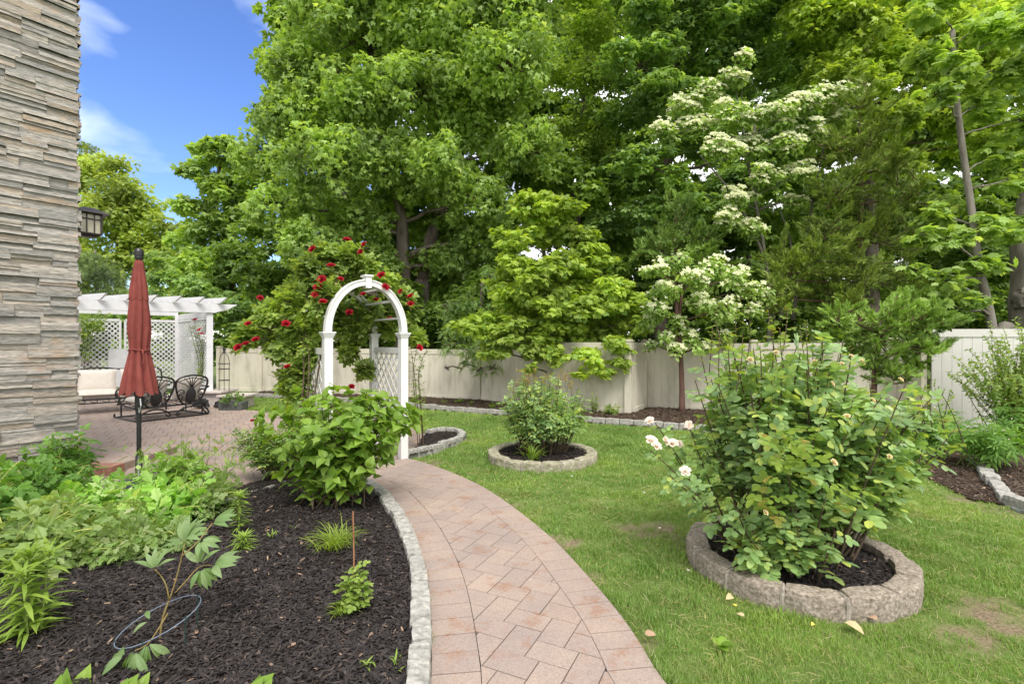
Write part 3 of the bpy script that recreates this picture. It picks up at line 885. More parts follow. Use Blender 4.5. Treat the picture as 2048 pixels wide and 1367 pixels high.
M_DARKMETAL = surf('bronze metal', [(.035, .03, .027), (.06, .052, .045)], 14, .45, spec=.5, metal=.6)
M_BLACK = surf('black metal', [(.008, .008, .009), (.018, .018, .02)], 20, .38, spec=.5)
def glassy(name, col, rough=.25):
    m, N, L, b = new_mat(name); b.inputs['Base Color'].default_value = (*col, 1); b.inputs['Roughness'].default_value = rough
    return m
M_LGLASS = surf('seeded amber glass', [(.35, .31, .22), (.50, .46, .35)], 9, .2, spec=.5)
lc = WC - WN * .36 + WA * .20
lant = empty('wall_lantern', (lc[0], lc[1], 2.72), 'square bronze craftsman lantern on the far side of the stone corner', 'wall lantern')
axw = np.array([[WA[0], WN[0], 0], [WA[1], WN[1], 0], [0, 0, 1]])
mb = MB()
c3 = np.array([lc[0], lc[1], 0])
def frust(mb, c, a0, a1, z0, z1):
    V = []
    for a, z in ((a0, z0), (a1, z1)):
        for sx, sy in ((-1, -1), (1, -1), (1, 1), (-1, 1)): V.append(np.array([c[0], c[1], z]) + axw @ np.array([sx * a, sy * a, 0]))
    mb.add(V, [(0, 3, 2, 1), (4, 5, 6, 7), (0, 1, 5, 4), (1, 2, 6, 5), (2, 3, 7, 6), (3, 0, 4, 7)])
frust(mb, c3, .165, .15, 2.985, 3.0); frust(mb, c3, .15, .05, 3.0, 3.06); mb.build('roof', M_DARKMETAL, lant)
mb = MB()
for sx in (-1, 1):
    for sy in (-1, 1):
        p = c3 + axw @ np.array([sx * .1, sy * .1, 0]); mb.box((p[0], p[1], 2.87), (.018, .018, .23), axw)
for z in (2.755, 2.92, 2.98):
    for sx in (-1, 1):
        p = c3 + axw @ np.array([sx * .1, 0, 0]); mb.box((p[0], p[1], z), (.014, .18, .014), axw)
        p = c3 + axw @ np.array([0, sx * .1, 0]); mb.box((p[0], p[1], z), (.18, .014, .014), axw)
for k in (-.035, .035):
    for sx in (-1, 1):
        p = c3 + axw @ np.array([sx * .1, k, 0]); mb.box((p[0], p[1], 2.87), (.01, .01, .22), axw)
        p = c3 + axw @ np.array([k, sx * .1, 0]); mb.box((p[0], p[1], 2.87), (.01, .01, .22), axw)
frust(mb, c3, .06, .11, 2.72, 2.75)
mb.build('frame', M_DARKMETAL, lant)
mb = MB(); mb.box((c3[0], c3[1], 2.868), (.186, .186, .21), axw); mb.build('glass', M_LGLASS, lant)
mb = MB(); mb.box((*(lc - WA * .12)[:2], 2.74), (.14, .07, .03), axw); mb.box((*(lc - WA * .19 + WA * .02)[:2], 2.78), (.03, .12, .26), axw); mb.build('bracket', M_DARKMETAL, lant)

M_REDBRICK = surf('red brick', [(.22, .11, .08), (.34, .18, .13)], 20, .85, island=[(.85, .85, .85), (1.1, 1.05, 1.0)], bumps=.4)
mb = MB(); st = empty('brick_step', (-4.75, 5.7, 0), 'low red brick step tucked against the base of the stone corner', 'step')
for i in range(7):
    mb.box((-5.12 + i * .107, 5.62, .065), (.103, .2, .11), bevel=.004)
mb.build('riser_course', M_REDBRICK, st)
mb = MB(); mb.box((-4.83, 6.2, .06), (.72, .94, .10), bevel=.004); mb.build('step_top', M_PAVER, st)

# ================================================================== vinyl fence
M_VINYL = surf('cream vinyl', [(.44, .41, .325), (.56, .52, .42), (.60, .56, .46)], 3.5, .5, 7, spec=.35, sc3=(1, 1, .35), lo=.35, hi=.6)
M_VINYL2 = surf('pale grey vinyl', [(.50, .485, .455), (.55, .535, .505)], 2.5, .5, 4, spec=.35)
def fence(name, label, pts, hs, mat, post=.13, group='vinyl privacy fences round the garden', z0=.0):
    t = empty(name, (pts[0][0], pts[0][1], 0), label, 'fence', group)
    for i, p in enumerate(pts):
        if label.startswith('bright') and i == 0: continue
        m = MB(); H = hs[i] + .03; a = (np.array(pts[min(i + 1, len(pts) - 1)]) - np.array(pts[max(0, i - 1)])); a /= np.linalg.norm(a)
        ax = np.array([[a[0], -a[1], 0], [a[1], a[0], 0], [0, 0, 1]])
        m.box((p[0], p[1], H / 2), (post, post, H), ax, .004); po = m.build('post', mat, t)
        m = MB(); m.box((p[0], p[1], H + .012), (post + .03, post + .03, .024), ax, .008); m.box((p[0], p[1], H + .034), (post - .02, post - .02, .02), ax, .008); m.build('post_cap', mat, po)
    for i in range(len(pts) - 1):
        a, b = np.array(pts[i]), np.array(pts[i + 1]); L = np.linalg.norm(b - a); d = (b - a) / L; n = np.array([-d[1], d[0]])
        ax = np.array([[d[0], n[0], 0], [d[1], n[1], 0], [0, 0, 1]])
        h = min(hs[i], hs[i + 1]); L2 = L - post; k = max(1, round(L2 / .152)); w = L2 / k
        m = MB()
        for j in range(k):
            c = a + d * (post / 2 + (j + .5) * w)
            m.box((c[0], c[1], .05 + (h - .12) / 2), (w - .004, .022, h - .12), ax, .003)
        c = (a + b) / 2; m.box((c[0], c[1], .05 + (h - .12) / 2), (L2, .010, h - .14), ax)
        m.build('panel', mat, t)
        m = MB(); m.box((c[0], c[1], h - .055), (L2, .05, .13), ax, .005); m.build('rail', mat, t)
        m = MB(); m.box((c[0], c[1], .06), (L2, .05, .12), ax, .005); m.build('rail', mat, t)
    return t
fence('vinyl_fence', 'long low run of cream vinyl fence behind the arbor and the left lawn', FEN_L, [1.30] * 6 + [1.33], M_VINYL)
fence('vinyl_fence', 'taller cream vinyl fence section under the drooping yellow green maple', FEN_M, [1.48, 1.48], M_VINYL)
fence('vinyl_fence', 'short side return of cream vinyl fence meeting the jogged corner', [(2.47, 10.36), (2.98, 11.24)], [1.48, 1.48], M_VINYL, post=.09)
fence('vinyl_fence', 'shaded cream vinyl fence behind the red barked dogwood trunk and the big rose bush', FEN_R, [1.46, 1.47, 1.5], M_VINYL)
fence('vinyl_fence', 'short dark return between the shaded fence and the bright right panels', [(6.93, 9.0), (6.86, 8.36)], [1.5, 1.5], M_VINYL, post=.09)
fence('vinyl_fence', 'bright pale grey vinyl fence at the right edge beyond the open shrub', [(6.85, 8.25), (9.3, 8.05), (11.8, 7.85)], [1.70, 1.70, 1.70], M_VINYL2)

# ================================================================== arbor
M_WHITE = surf('white vinyl', [(.64, .635, .62), (.70, .695, .685)], 5, .4, 3, spec=.4)
M_WHITEP = surf('white painted wood', [(.58, .58, .60), (.66, .66, .67)], 7, .5, 4, spec=.3)
def lattice(mb, P, Q, z0, z1, sp, sw, th=.007, off=None):
    P = np.array(P, float); Q = np.array(Q, float); L = np.linalg.norm(Q - P); d = (Q - P) / L; n = np.array([-d[1], d[0]]); H = z1 - z0
    k0 = -int(H / sp) - 1; k1 = int(L / sp) + 2
    for sgn in (1, -1):
        for k in range(k0, k1 + int(H / sp) + 1):
            c = k * sp + .3 * sp
            # line u = c + sgn*w , w in [0,H]
            lo, hi = (max(0, -c), min(H, L - c)) if sgn > 0 else (max(0, c - L), min(H, c))
            if hi - lo < .02: continue
            p0 = P + d * (c + sgn * lo) + n * sgn * th * .55; p1 = P + d * (c + sgn * hi) + n * sgn * th * .55
            mb.bar((*p0, z0 + lo), (*p1, z0 + hi), th, sw, up=(-d[0] * sgn * 1, -d[1] * sgn * 1, 1))
arb = empty('garden_arbor', (-1.9, 6.4, 0), 'white arched arbor with lattice sides standing where the walkway meets the patio', 'arbor')
ad = unit(np.array([FRp - FLp]))[0]; an = np.array([-ad[1], ad[0]])
axA = np.array([[ad[0], an[0], 0], [ad[1], an[1], 0], [0, 0, 1]])
for p in (FLp, FRp, RRp, RLp):
    m = MB(); m.box((*p, .79), (.098, .098, 1.58), axA, .004); po = m.build('post', M_WHITE, arb)
    m = MB()
    for z, w, h in ((1.565, .115, .022), (1.587, .135, .022), (1.607, .155, .018)): m.box((*p, z), (w, w, h), axA, .005)
    m.build('post_cap', M_WHITE, po)
for A, B in ((FLp, FRp), (RLp, RRp)):
    m = MB(); c = (A + B) / 2; hs = np.linalg.norm(B - A) / 2; n = 36
    prof = []
    for i in range(n + 1):
        th = math.pi * i / n; u = -math.cos(th); w = math.sin(th)
        prof.append((u, w))
    for (ro, ri, dep) in ((.036, -.036, .075), (.038, .022, .095), (-.02, -.038, .09)):
        V = []; F = []
        for (u, w) in prof:
            for rr_, dd in ((ro, -dep / 2), (ro, dep / 2), (ri, dep / 2), (ri, -dep / 2)):
                q = c + ad * u * (hs + rr_) + an * dd; V.append((q[0], q[1], 1.62 + w * (.60 + rr_)))
        for i in range(n):
            for j in range(4): F.append((i * 4 + j, i * 4 + (j + 1) % 4, (i + 1) * 4 + (j + 1) % 4, (i + 1) * 4 + j))
        F.append((0, 1, 2, 3)); F.append(tuple(n * 4 + j for j in (3, 2, 1, 0)))
        m.add(V, F)
    ar = m.build('arch', M_WHITE, arb)
    m = MB(); m.box((c[0], c[1], 2.225), (.07, .125, .15), axA, .004); m.box((c[0], c[1], 2.30), (.11, .15, .022), axA, .004); m.build('keystone', M_WHITE, ar)
for th in (18, 42, 66, 114, 138, 162):
    m = MB(); a = math.radians(th); u = -math.cos(a) * (.475 - .01); w = 1.62 + math.sin(a) * .59
    A = (FLp + FRp) / 2 + ad * u; B = (RLp + RRp) / 2 + ad * u
    m.bar((*A, w), (*B, w), .055, .025, bevel=.002); m.build('cross_slat', M_WHITE, arb)
for A, B in ((FLp, RLp), (FRp, RRp)):
    d = unit(np.array([B - A]))[0]; A2 = A + d * .05; B2 = B - d * .05
    m = MB(); lattice(m, A2, B2, .42, 1.36, .165, .032, .007); la = m.build('lattice_panel', M_WHITE, arb)
    m = MB(); m.bar((*A2, 1.39), (*B2, 1.39), .04, .075, bevel=.003); m.build('rail', M_WHITE, la)
    m = MB(); m.bar((*A2, .39), (*B2, .39), .04, .06, bevel=.003); m.build('rail', M_WHITE, la)

# ================================================================== pergola
perg = empty('white_pergola', (-8.0, 12, 0), 'white pergola with lattice screens and slanted rafters behind the patio seating', 'pergola')
P1, P2, P3 = np.array([-6.95, 11.5]), np.array([-8.95, 13.4]), np.array([-10.75, 11.9]); P4 = np.array([-13.2, 9.9])
bd = unit(np.array([[.87, .5]]))[0]; bn = np.array([-bd[1], bd[0]])
def plank(mb, p, q, w, h, **k): mb.bar(p, q, w, h, **k)
for p, z0, z1 in ((P1, .36, 2.2), (P2, .2, 2.2), (P3, 0, 2.2), (P4, 0, 2.2), (P1 - bd * 5.2, 0, 2.2)):
    m = MB(); m.box((*p, (z0 + z1) / 2), (.13, .13, z1 - z0), np.array([[bd[0], bn[0], 0], [bd[1], bn[1], 0], [0, 0, 1]]), .004); m.build('post', M_WHITEP, perg)
E0 = P1 + bd * .55; E1 = P1 - bd * 6.0
for off in (-.09, .09):
    m = MB(); a = E0 + bn * off; b = E1 + bn * off
    # beam with angled end
    V = []; t = .022
    for s_ in (-1, 1):
        for (u, z) in ((0, 2.37), (-.18, 2.26), (-.45, 2.17), (-6.5, 2.17), (-6.5, 2.37)):
            q = a + bd * u + bn * s_ * t; V.append((q[0], q[1], z))
    m.add(V, [(0, 1, 2, 3, 4), (9, 8, 7, 6, 5)] + [(i, i + 5, (i + 1) % 5 + 5, (i + 1) % 5) for i in range(5)])
    m.build('beam', M_WHITEP, perg)
rd = unit(np.array([[-.90, .44]]))[0]
for i in range(11):
    s0 = P1 + bd * (.12 - .43 * i) + np.array([.36, -.20]); s1 = s0 + rd * 3.3
    m = MB(); V = []; rn = np.array([-rd[1], rd[0]]); t = .02
    for s_ in (-1, 1):
        for (u, z) in ((-.02, 2.50), (.0, 2.48), (.22, 2.37), (2.7, 2.37), (2.7, 2.50)):
            q = s0 + rd * u + rn * s_ * t; V.append((q[0], q[1], z + .008))
    m.add(V, [(0, 1, 2, 3, 4), (9, 8, 7, 6, 5)] + [(i_, i_ + 5, (i_ + 1) % 5 + 5, (i_ + 1) % 5) for i_ in range(5)])
    m.build('rafter', M_WHITEP, perg)
m = MB(); m.bar((*P1, 2.15), (*P2, 2.15), .04, .14); m.build('beam', M_WHITEP, perg)
m = MB(); m.bar((*P2, 2.28), (*P4, 2.28), .04, .17); m.build('beam', M_WHITEP, perg)
def lat_panel(A, B, z0, z1, mid=True):
    A = np.array(A); B = np.array(B); d = unit(np.array([B - A]))[0]; L = np.linalg.norm(B - A)
    k = max(1, round(L / 1.15)) if mid else 1
    for i in range(k):
        a = A + (B - A) * i / k + d * .05; b = A + (B - A) * (i + 1) / k - d * .05
        m = MB(); lattice(m, a, b, z0, z1, .118, .028, .005); la = m.build('lattice_panel', M_WHITEP, perg)
        m = MB()
        m.bar((*a, z1), (*b, z1), .03, .06); m.bar((*a, z0), (*b, z0), .03, .06)
        m.bar((*a, z0), (*a, z1), .03, .05, up=(*d, 0)); m.bar((*b, z0), (*b, z1), .03, .05, up=(*d, 0))
        m.build('lattice_frame', M_WHITEP, la)
lat_panel(P1, P2, .42, 2.05); lat_panel(P2, P3, .3, 2.05); lat_panel(P3, P4, .3, 2.05)
m = MB(); q = P2 + (P3 - P2) * .3; q2 = P2 + (P3 - P2) * .62; m.bar((*(q + np.array([.05, -.06])), .85), (*(q2 + np.array([.05, -.06])), .85), .02, .95); m.build('white_board', M_WHITEP, perg)

# stone planter wall under the pergola post
M_PINKST = surf('pinkish stone', [(.42, .36, .33), (.58, .52, .48)], 14, .85, 6, bumps=.5)
pl = empty('stone_planter', (-6.6, 11.5, 0), 'low pinkish stone planter wall under the right pergola post', 'planter')
m = MB(); m.box((-6.98, 11.62, .17), (.75, .62, .34), bevel=.02); m.build('wall', M_PINKST, pl)
m = MB(); m.box((-6.98, 11.6, .365), (.86, .74, .05), bevel=.012); m.build('cap', M_PINKST, pl)
m = MB(); m.box((-6.3, 11.5, .13), (.5, .5, .26), bevel=.02); m.build('wall', M_PINKST, pl)
m = MB(); m.box((-6.28, 11.46, .285), (.66, .60, .05), bevel=.012); m.build('cap', M_PINKST, pl)
M_ROCK = surf('black rock', [(.01, .01, .011), (.045, .043, .042)], 20, .6, bumps=.8, bdist=.02)
for (x, y, s, lab) in ((-6.93, 11.12, .17, 'jagged black rock on the patio before the stone planter'), (-6.55, 11.2, .12, 'smaller black rock between the planter wall and the plant pot')):
    m = MB()
    block(m, lambda u, v, w: (x + u * s * (1 - .35 * (w + 1) / 2), y + v * s * .8 * (1 - .35 * (w + 1) / 2), .02 + (w + 1) * s * .65), 6, 6, 5, s * .35, s * 100, .5)
    tag(m.build('black_rock', M_ROCK, origin=(x, y, 0)), lab, 'rock', 'black rocks by the planter')
pot = empty('plant_tray', (-6.1, 11.0, 0), 'low dark plastic planter of pale green seedlings at the patio edge', 'plant pot')
m = MB(); m.box((-6.1, 10.95, .11), (.5, .3, .18), bevel=.02); m.build('tray', surf('dark plastic', [(.05, .055, .05), (.12, .13, .12)], 20, .6), pot)
M_LGREEN = leafmat('pale shoots', [(.12, .22, .06), (.18, .30, .09), (.10, .18, .05)])
m = MB(); leaf_cloud(m, T_OVATE, (-6.1, 10.95, .27), .26, 160, .08, .5); m.build('foliage', M_LGREEN, pot)
# obelisk trellis
ob = empty('obelisk_trellis', (-6.62, 11.55, .31), 'slender black metal obelisk trellis on the planter beside the fence', 'trellis')
oc = np.array([-6.62, 11.5]); m = MB()
for i in range(6):
    a = i * math.pi / 3; pts = []
    for t in np.linspace(0, 1, 12):
        z = .31 + t * .95; r = .115 if t < .72 else .115 * math.sqrt(max(0, 1 - ((t - .72) / .28) ** 2)) + .004
        pts.append((oc[0] + r * math.cos(a), oc[1] + r * math.sin(a), z))
    m.tube(pts, .007, 5)
m.build('bars', M_BLACK, ob)
for z in (.62, .88, 1.0):
    m = MB(); m.tube([(oc[0] + .118 * math.cos(a), oc[1] + .118 * math.sin(a), z) for a in np.linspace(0, 2 * math.pi, 21)], .007, 5, False); m.build('hoop', M_BLACK, ob)
m = MB(); m.lathe((oc[0], oc[1], 1.25), [(.01, 0), (.03, .02), (.02, .05), (.04, .08), (.035, .1), (.0, .11)], 10); m.build('finial', M_BLACK, ob)

# ================================================================== patio umbrella
M_RED = surf('terracotta canvas', [(.155, .034, .028), (.225, .053, .043)], 9, .85, 5, bumps=.35, bdist=.003, bscale=160)
ux, uy = -3.79, 5.08
um = empty('patio_umbrella', (ux, uy, 0), 'closed brick red patio umbrella on a black pole near the stone corner', 'umbrella')
m = MB(); m.tube([(ux, uy, .05), (ux, uy, 1.3), (ux, uy, 2.36)], .021, 12); m.build('pole', M_BLACK, um)
def folds(k, amp, ph=0, sharp=1.0):
    return lambda a, z: 1 + amp * (np.abs(np.cos(a * k / 2 + ph + .25 * math.sin(z * 6))) * 2 - 1.1) + amp * .35 * np.sin(a * 3 + z * 4)
def canopy(prof, k, amp, ph, hem=0.0):
    m = MB(); n = 96; a = np.arange(n) * 2 * math.pi / n; V = []; F = []
    for i, (r, z) in enumerate(prof):
        rr = r * folds(k, amp * min(1, .35 + i / len(prof)), ph)(a, z)
        hz = hem * np.abs(np.cos(a * k / 2 + ph)) * (1 if i == len(prof) - 1 else (.5 if i == len(prof) - 2 else 0))
        V.append(np.stack([ux + rr * np.cos(a), uy + rr * np.sin(a), z - hz], 1))
    for i in range(len(prof) - 1):
        for j in range(n): F.append((i * n + j, (i + 1) * n + j, (i + 1) * n + (j + 1) % n, i * n + (j + 1) % n))
    m.add(np.concatenate(V), F); return m
def interp(p, n=16):
    z = np.array([q[1] for q in p]); r = np.array([q[0] for q in p]); zz = np.linspace(z[0], z[-1], n)
    return [(float(np.interp(-q, -z, r)), float(q)) for q in zz]
o = canopy(interp([(0.015, 2.345), (0.035, 2.325), (0.045, 2.25), (0.060, 2.12), (0.076, 1.95)], 12), 8, .14, .3, .03).build('canopy_top_tier', M_RED, um, True)
o = canopy(interp([(0.047, 2.10), (0.071, 1.93), (0.084, 1.76), (0.087, 1.62), (0.076, 1.48), (0.071, 1.42), (0.079, 1.37), (0.104, 1.22), (0.128, 1.06), (0.138, 1.01)], 26), 8, .24, .3, .05).build('canopy', M_RED, um, True)
m = MB(); m.tube([(ux + .088 * math.cos(a), uy + .088 * math.sin(a), 1.42 + .006 * math.sin(3 * a)) for a in np.linspace(0, 2 * math.pi, 41)], .008, 6, False)
m.tube([(ux + .08, uy - .06, 1.42), (ux + .10, uy - .08, 1.39), (ux + .105, uy - .07, 1.33), (ux + .095, uy - .08, 1.28)], .007, 5); m.build('tie_strap', M_RED, um)
m = MB(); m.lathe((ux, uy, 2.335), [(.034, 0), (.038, .02), (.036, .035), (.041, .04), (.041, .085), (.03, .11), (.012, .115)], 20); m.build('finial', M_BLACK, um)
m = MB(); m.lathe((ux, uy, .82), [(.028, 0), (.036, .01), (.036, .13), (.042, .14), (.042, .2), (.03, .22)], 16); m.box((ux + .035, uy - .02, .9), (.05, .05, .09), bevel=.008); hb = m.build('crank_housing', M_BLACK, um)
M_STEEL = surf('steel', [(.5, .5, .5), (.6, .6, .6)], 10, .3, metal=.9)
m = MB(); m.tube([(ux + .05, uy - .05, .93), (ux + .065, uy - .06, .86), (ux + .05, uy - .06, .79), (ux + .04, uy - .06, .84)], .006, 6); m.build('crank_handle', M_STEEL, hb)
m = MB(); m.lathe((ux, uy, .02), [(.28, 0), (.285, .03), (.26, .055), (.18, .07), (.07, .085), (.05, .12), (.032, .13), (.03, .33)], 40, lambda a, z: 1 + .012 * np.cos(a * 16)); m.build('base', M_BLACK, um, True)

# ================================================================== patio furniture
M_CUSH = surf('cream cushion fabric', [(.50, .45, .40), (.57, .52, .47)], 12, .95, 5, bumps=.25, bdist=.003, bscale=200)
def pillow(mb, c, ax, w, h, t, seed=0):
    """soft cushion: superellipsoid puffed square; local x=width, y=thickness, z=height"""
    n = 14; V = []; F = []; idx = {}
    def f(u, v, sgn):
        e = (1 - abs(u) ** 4) * (1 - abs(v) ** 4)
        return np.array([u * w / 2 * (1 - .05 * (1 - abs(v)) * abs(u)), sgn * t / 2 * e ** .42, v * h / 2 * (1 - .05 * (1 - abs(u)) * abs(v))])
    for s_ in (-1, 1):
        b0 = len(V)
        for i in range(n + 1):
            for j in range(n + 1): V.append(f(2 * i / n - 1, 2 * j / n - 1, s_))
        for i in range(n):
            for j in range(n):
                q = (b0 + i * (n + 1) + j, b0 + (i + 1) * (n + 1) + j, b0 + (i + 1) * (n + 1) + j + 1, b0 + i * (n + 1) + j + 1)
                F.append(q if s_ < 0 else q[::-1])
    mb.add(np.array(V) @ np.asarray(ax).T + np.asarray(c), F)
class Fr:
    """local frame on the ground: x along u, y along f, z up"""
    def __init__(s, o, u, f): s.o = np.array([o[0], o[1], 0.]); s.u = np.array([*unit(np.array([u]))[0], 0]); s.f = np.array([*unit(np.array([f]))[0], 0]); s.z = np.array([0, 0, 1.])
    def __call__(s, x, y, z): return s.o + s.u * x + s.f * y + s.z * z
    def ax(s, tilt=0):
        c, sn = math.cos(tilt), math.sin(tilt)
        return np.stack([s.u, s.f * c + s.z * sn, s.z * c - s.f * sn], 1)
def arc_pts(F_, pts, n=8):
    P = np.array([F_(*p) for p in pts])
    return smooth_line(P, .03, 2)
# --- back sofa: faces the patio (toward camera right)
bu = unit(np.array([[.77, .64]]))[0]
F1 = Fr((-9.9, 10.15), bu, (.64, -.77))
so_ = empty('patio_sofa', tuple(F1(1.2, .3, 0)), 'three seat black metal patio sofa with cream cushions against the pergola lattice', 'sofa')
for i in range(3):
    m = MB(); pillow(m, F1(.42 + .72 * i, .12, .66), F1.ax(.18), .66, .50, .2); m.build('back_cushion', M_CUSH, so_, True)
m = MB()
for i in range(3): pillow(m, F1(.42 + .72 * i, .48, .42), np.stack([F1.u, F1.z, F1.f], 1), .72, .70, .17)
m.build('seat_cushion', M_CUSH, so_, True)
m = MB(); m.tube([F1(0, 0, .33), F1(2.3, 0, .33), F1(2.3, .85, .33), F1(0, .85, .33), F1(0, 0, .33)], .018, 6); m.tube([F1(0, .85, .25), F1(2.3, .85, .25)], .012, 6)
for k in range(12):
    x = .12 + k * .19; m.tube(arc_pts(F1, [(x, .86, .33), (x + .07, .86, .31), (x + .08, .86, .27), (x + .02, .86, .26), (x - .04, .86, .29)]), .007, 5)
m.build('seat_frame', M_BLACK, so_)
m = MB(); m.tube(arc_pts(F1, [(0, 0, .33), (0, -.1, .6), (0, -.14, .88), (.3, -.15, .95), (.72, -.15, .88), (1.15, -.15, .95), (1.58, -.15, .88), (2.0, -.15, .95), (2.3, -.14, .88), (2.3, -.1, .6), (2.3, 0, .33)]), .016, 6); m.build('back_frame', M_BLACK, so_)
for x in (0, 2.3):
    m = MB(); m.tube(arc_pts(F1, [(x, -.08, .62), (x, .3, .66), (x, .75, .64), (x, .95, .58), (x, .93, .48), (x, .84, .47), (x, .82, .54)]), .017, 6)
    m.tube(arc_pts(F1, [(x, .8, .62), (x, .72, .5), (x, .85, .33)]), .015, 6); m.build('arm', M_BLACK, so_)
    for y in (.03, .85):
        m = MB(); m.tube(arc_pts(F1, [(x, y, .33), (x, y + .03, .18), (x, y, .04), (x, y + .03, .025)]), [.02] * len(arc_pts(F1, [(x, y, .33), (x, y + .03, .18), (x, y, .04), (x, y + .03, .025)])), 6); m.build('leg', M_BLACK, so_)
# --- glider: two fan backs with pineapple, seen from behind
F2 = Fr((-6.93, 9.22), (.55, .83), (-.83, .55))
gl = empty('patio_glider', tuple(F2(.6, .4, 0)), 'black cast metal two seat glider with pineapple backs turned away on the patio', 'glider')
def fan_back(x0):
    m = MB(); w = .58; cx = x0 + w / 2; ty = lambda z: -.05 - .22 * (z - .3)      # back leans away from seat
    P = lambda x, z: F2(cx + x, ty(z), z)
    def T(pts, r=.012, n=6): m.tube(smooth_line(np.array([P(*q) for q in pts]), .03, 2), r, n)
    T([(-.10, .27), (-.20, .36), (-.27, .55), (-.30, .76), (-.15, .83), (0, .85), (.15, .83), (.30, .76), (.27, .55), (.20, .36), (.10, .27), (-.10, .27)], .019)
    T([(-.27, .72), (-.12, .775), (0, .79), (.12, .775), (.27, .72)], .010)
    for s_ in (-1, 1):
        T([(s_ * .02, .60), (s_ * .06, .72), (s_ * .15, .79)], .009); T([(s_ * .01, .60), (s_ * .03, .72), (s_ * .07, .82)], .009)
        T([(s_ * .03, .58), (s_ * .11, .67), (s_ * .23, .71)], .009)
        T([(s_ * .26, .50), (s_ * .20, .58), (s_ * .12, .54), (s_ * .13, .46), (s_ * .18, .47)], .010)
        T([(s_ * .12, .52), (s_ * .20, .50), (s_ * .22, .42), (s_ * .16, .38), (s_ * .13, .43)], .010)
        T([(s_ * .12, .29), (s_ * .17, .35), (s_ * .14, .42), (s_ * .2, .46)], .009)
    T([(0, .60), (0, .80)], .009)
    b = m.build('backrest', M_BLACK, gl)
    m = MB(); V = []; n = 20; k = 12                      # pineapple relief
    for i in range(k + 1):
        t = i / k; z = .29 + .31 * t; r = .095 * math.sin(math.pi * min(.97, t * .88 + .08)) ** .6
        for j in range(n):
            a = 2 * math.pi * j / n; rr = r * (1 + .07 * (((i + j) % 2) * 2 - 1))
            q = P(0, z); V.append(q + F2.u * rr * math.cos(a) + F2.f * rr * .35 * math.sin(a))
    Fc = [(i * n + j, i * n + (j + 1) % n, (i + 1) * n + (j + 1) % n, (i + 1) * n + j) for i in range(k) for j in range(n)]
    m.add(V, Fc + [tuple(range(n)), tuple(k * n + j for j in range(n))]); m.build('pineapple', M_BLACK, b)
    m = MB(); pillow(m, F2(cx, .07 + .02, .56), F2.ax(.2), .52, .48, .14); m.build('back_cushion', M_CUSH, gl, True)
    m = MB(); pillow(m, F2(cx, .42, .38), np.stack([F2.u, F2.z, F2.f], 1), .56, .62, .13); m.build('seat_cushion', M_CUSH, gl, True)
fan_back(0.0); fan_back(.60)
m = MB(); m.tube([F2(-.02, 0, .27), F2(1.2, 0, .27), F2(1.2, .78, .30), F2(-.02, .78, .30), F2(-.02, 0, .27)], .018, 6)
for k in range(9): m.tube([F2(.1 + k * .125, 0, .275), F2(.1 + k * .125, .78, .30)], .008, 5)
m.build('seat_frame', M_BLACK, gl)
for x in (-.03, 1.21):
    m = MB(); m.tube(arc_pts(F2, [(x, -.12, .6), (x, .25, .60), (x, .62, .62), (x, .85, .56), (x, .88, .44), (x, .78, .42), (x, .76, .5)]), .016, 6)
    m.tube(arc_pts(F2, [(x, -.08, .58), (x, .3, .5), (x, .55, .36), (x, .78, .3)]), .012, 6); m.tube(arc_pts(F2, [(x, .84, .54), (x, .68, .45), (x, .72, .33), (x, .80, .28)]), .014, 6); m.build('arm', M_BLACK, gl)
m = MB(); m.tube(arc_pts(F2, [(-.02, .95, .1), (-.02, .98, .03), (-.02, .85, .03), (-.02, .1, .035), (-.02, -.12, .05), (-.02, -.15, .1), (-.02, -.02, .16)]), .018, 6)
m.tube(arc_pts(F2, [(1.2, .95, .1), (1.2, .98, .03), (1.2, .85, .03), (1.2, .1, .035), (1.2, -.12, .05), (1.2, -.15, .1), (1.2, -.02, .16)]), .018, 6)
m.tube([F2(-.02, -.1, .04), F2(1.2, -.1, .04)], .014, 6); m.tube([F2(-.02, .9, .04), F2(1.2, .9, .04)], .014, 6)
m.tube(arc_pts(F2, [(-.02, -.05, .05), (.08, -.05, .18), (.3, -.05, .24), (.5, -.05, .17), (.56, -.05, .08), (.49, -.05, .06), (.47, -.05, .11)]), .016, 6)
m.tube(arc_pts(F2, [(1.2, -.05, .05), (1.1, -.05, .18), (.9, -.05, .24), (.7, -.05, .17), (.62, -.05, .08), (.69, -.05, .06), (.71, -.05, .11)]), .016, 6)
for x in (.02, 1.16):
    m.tube([F2(x, .05, .06), F2(x, .05, .27)], .015, 6); m.tube([F2(x, .75, .06), F2(x, .75, .29)], .015, 6)
m.build('glider_base', M_BLACK, gl)
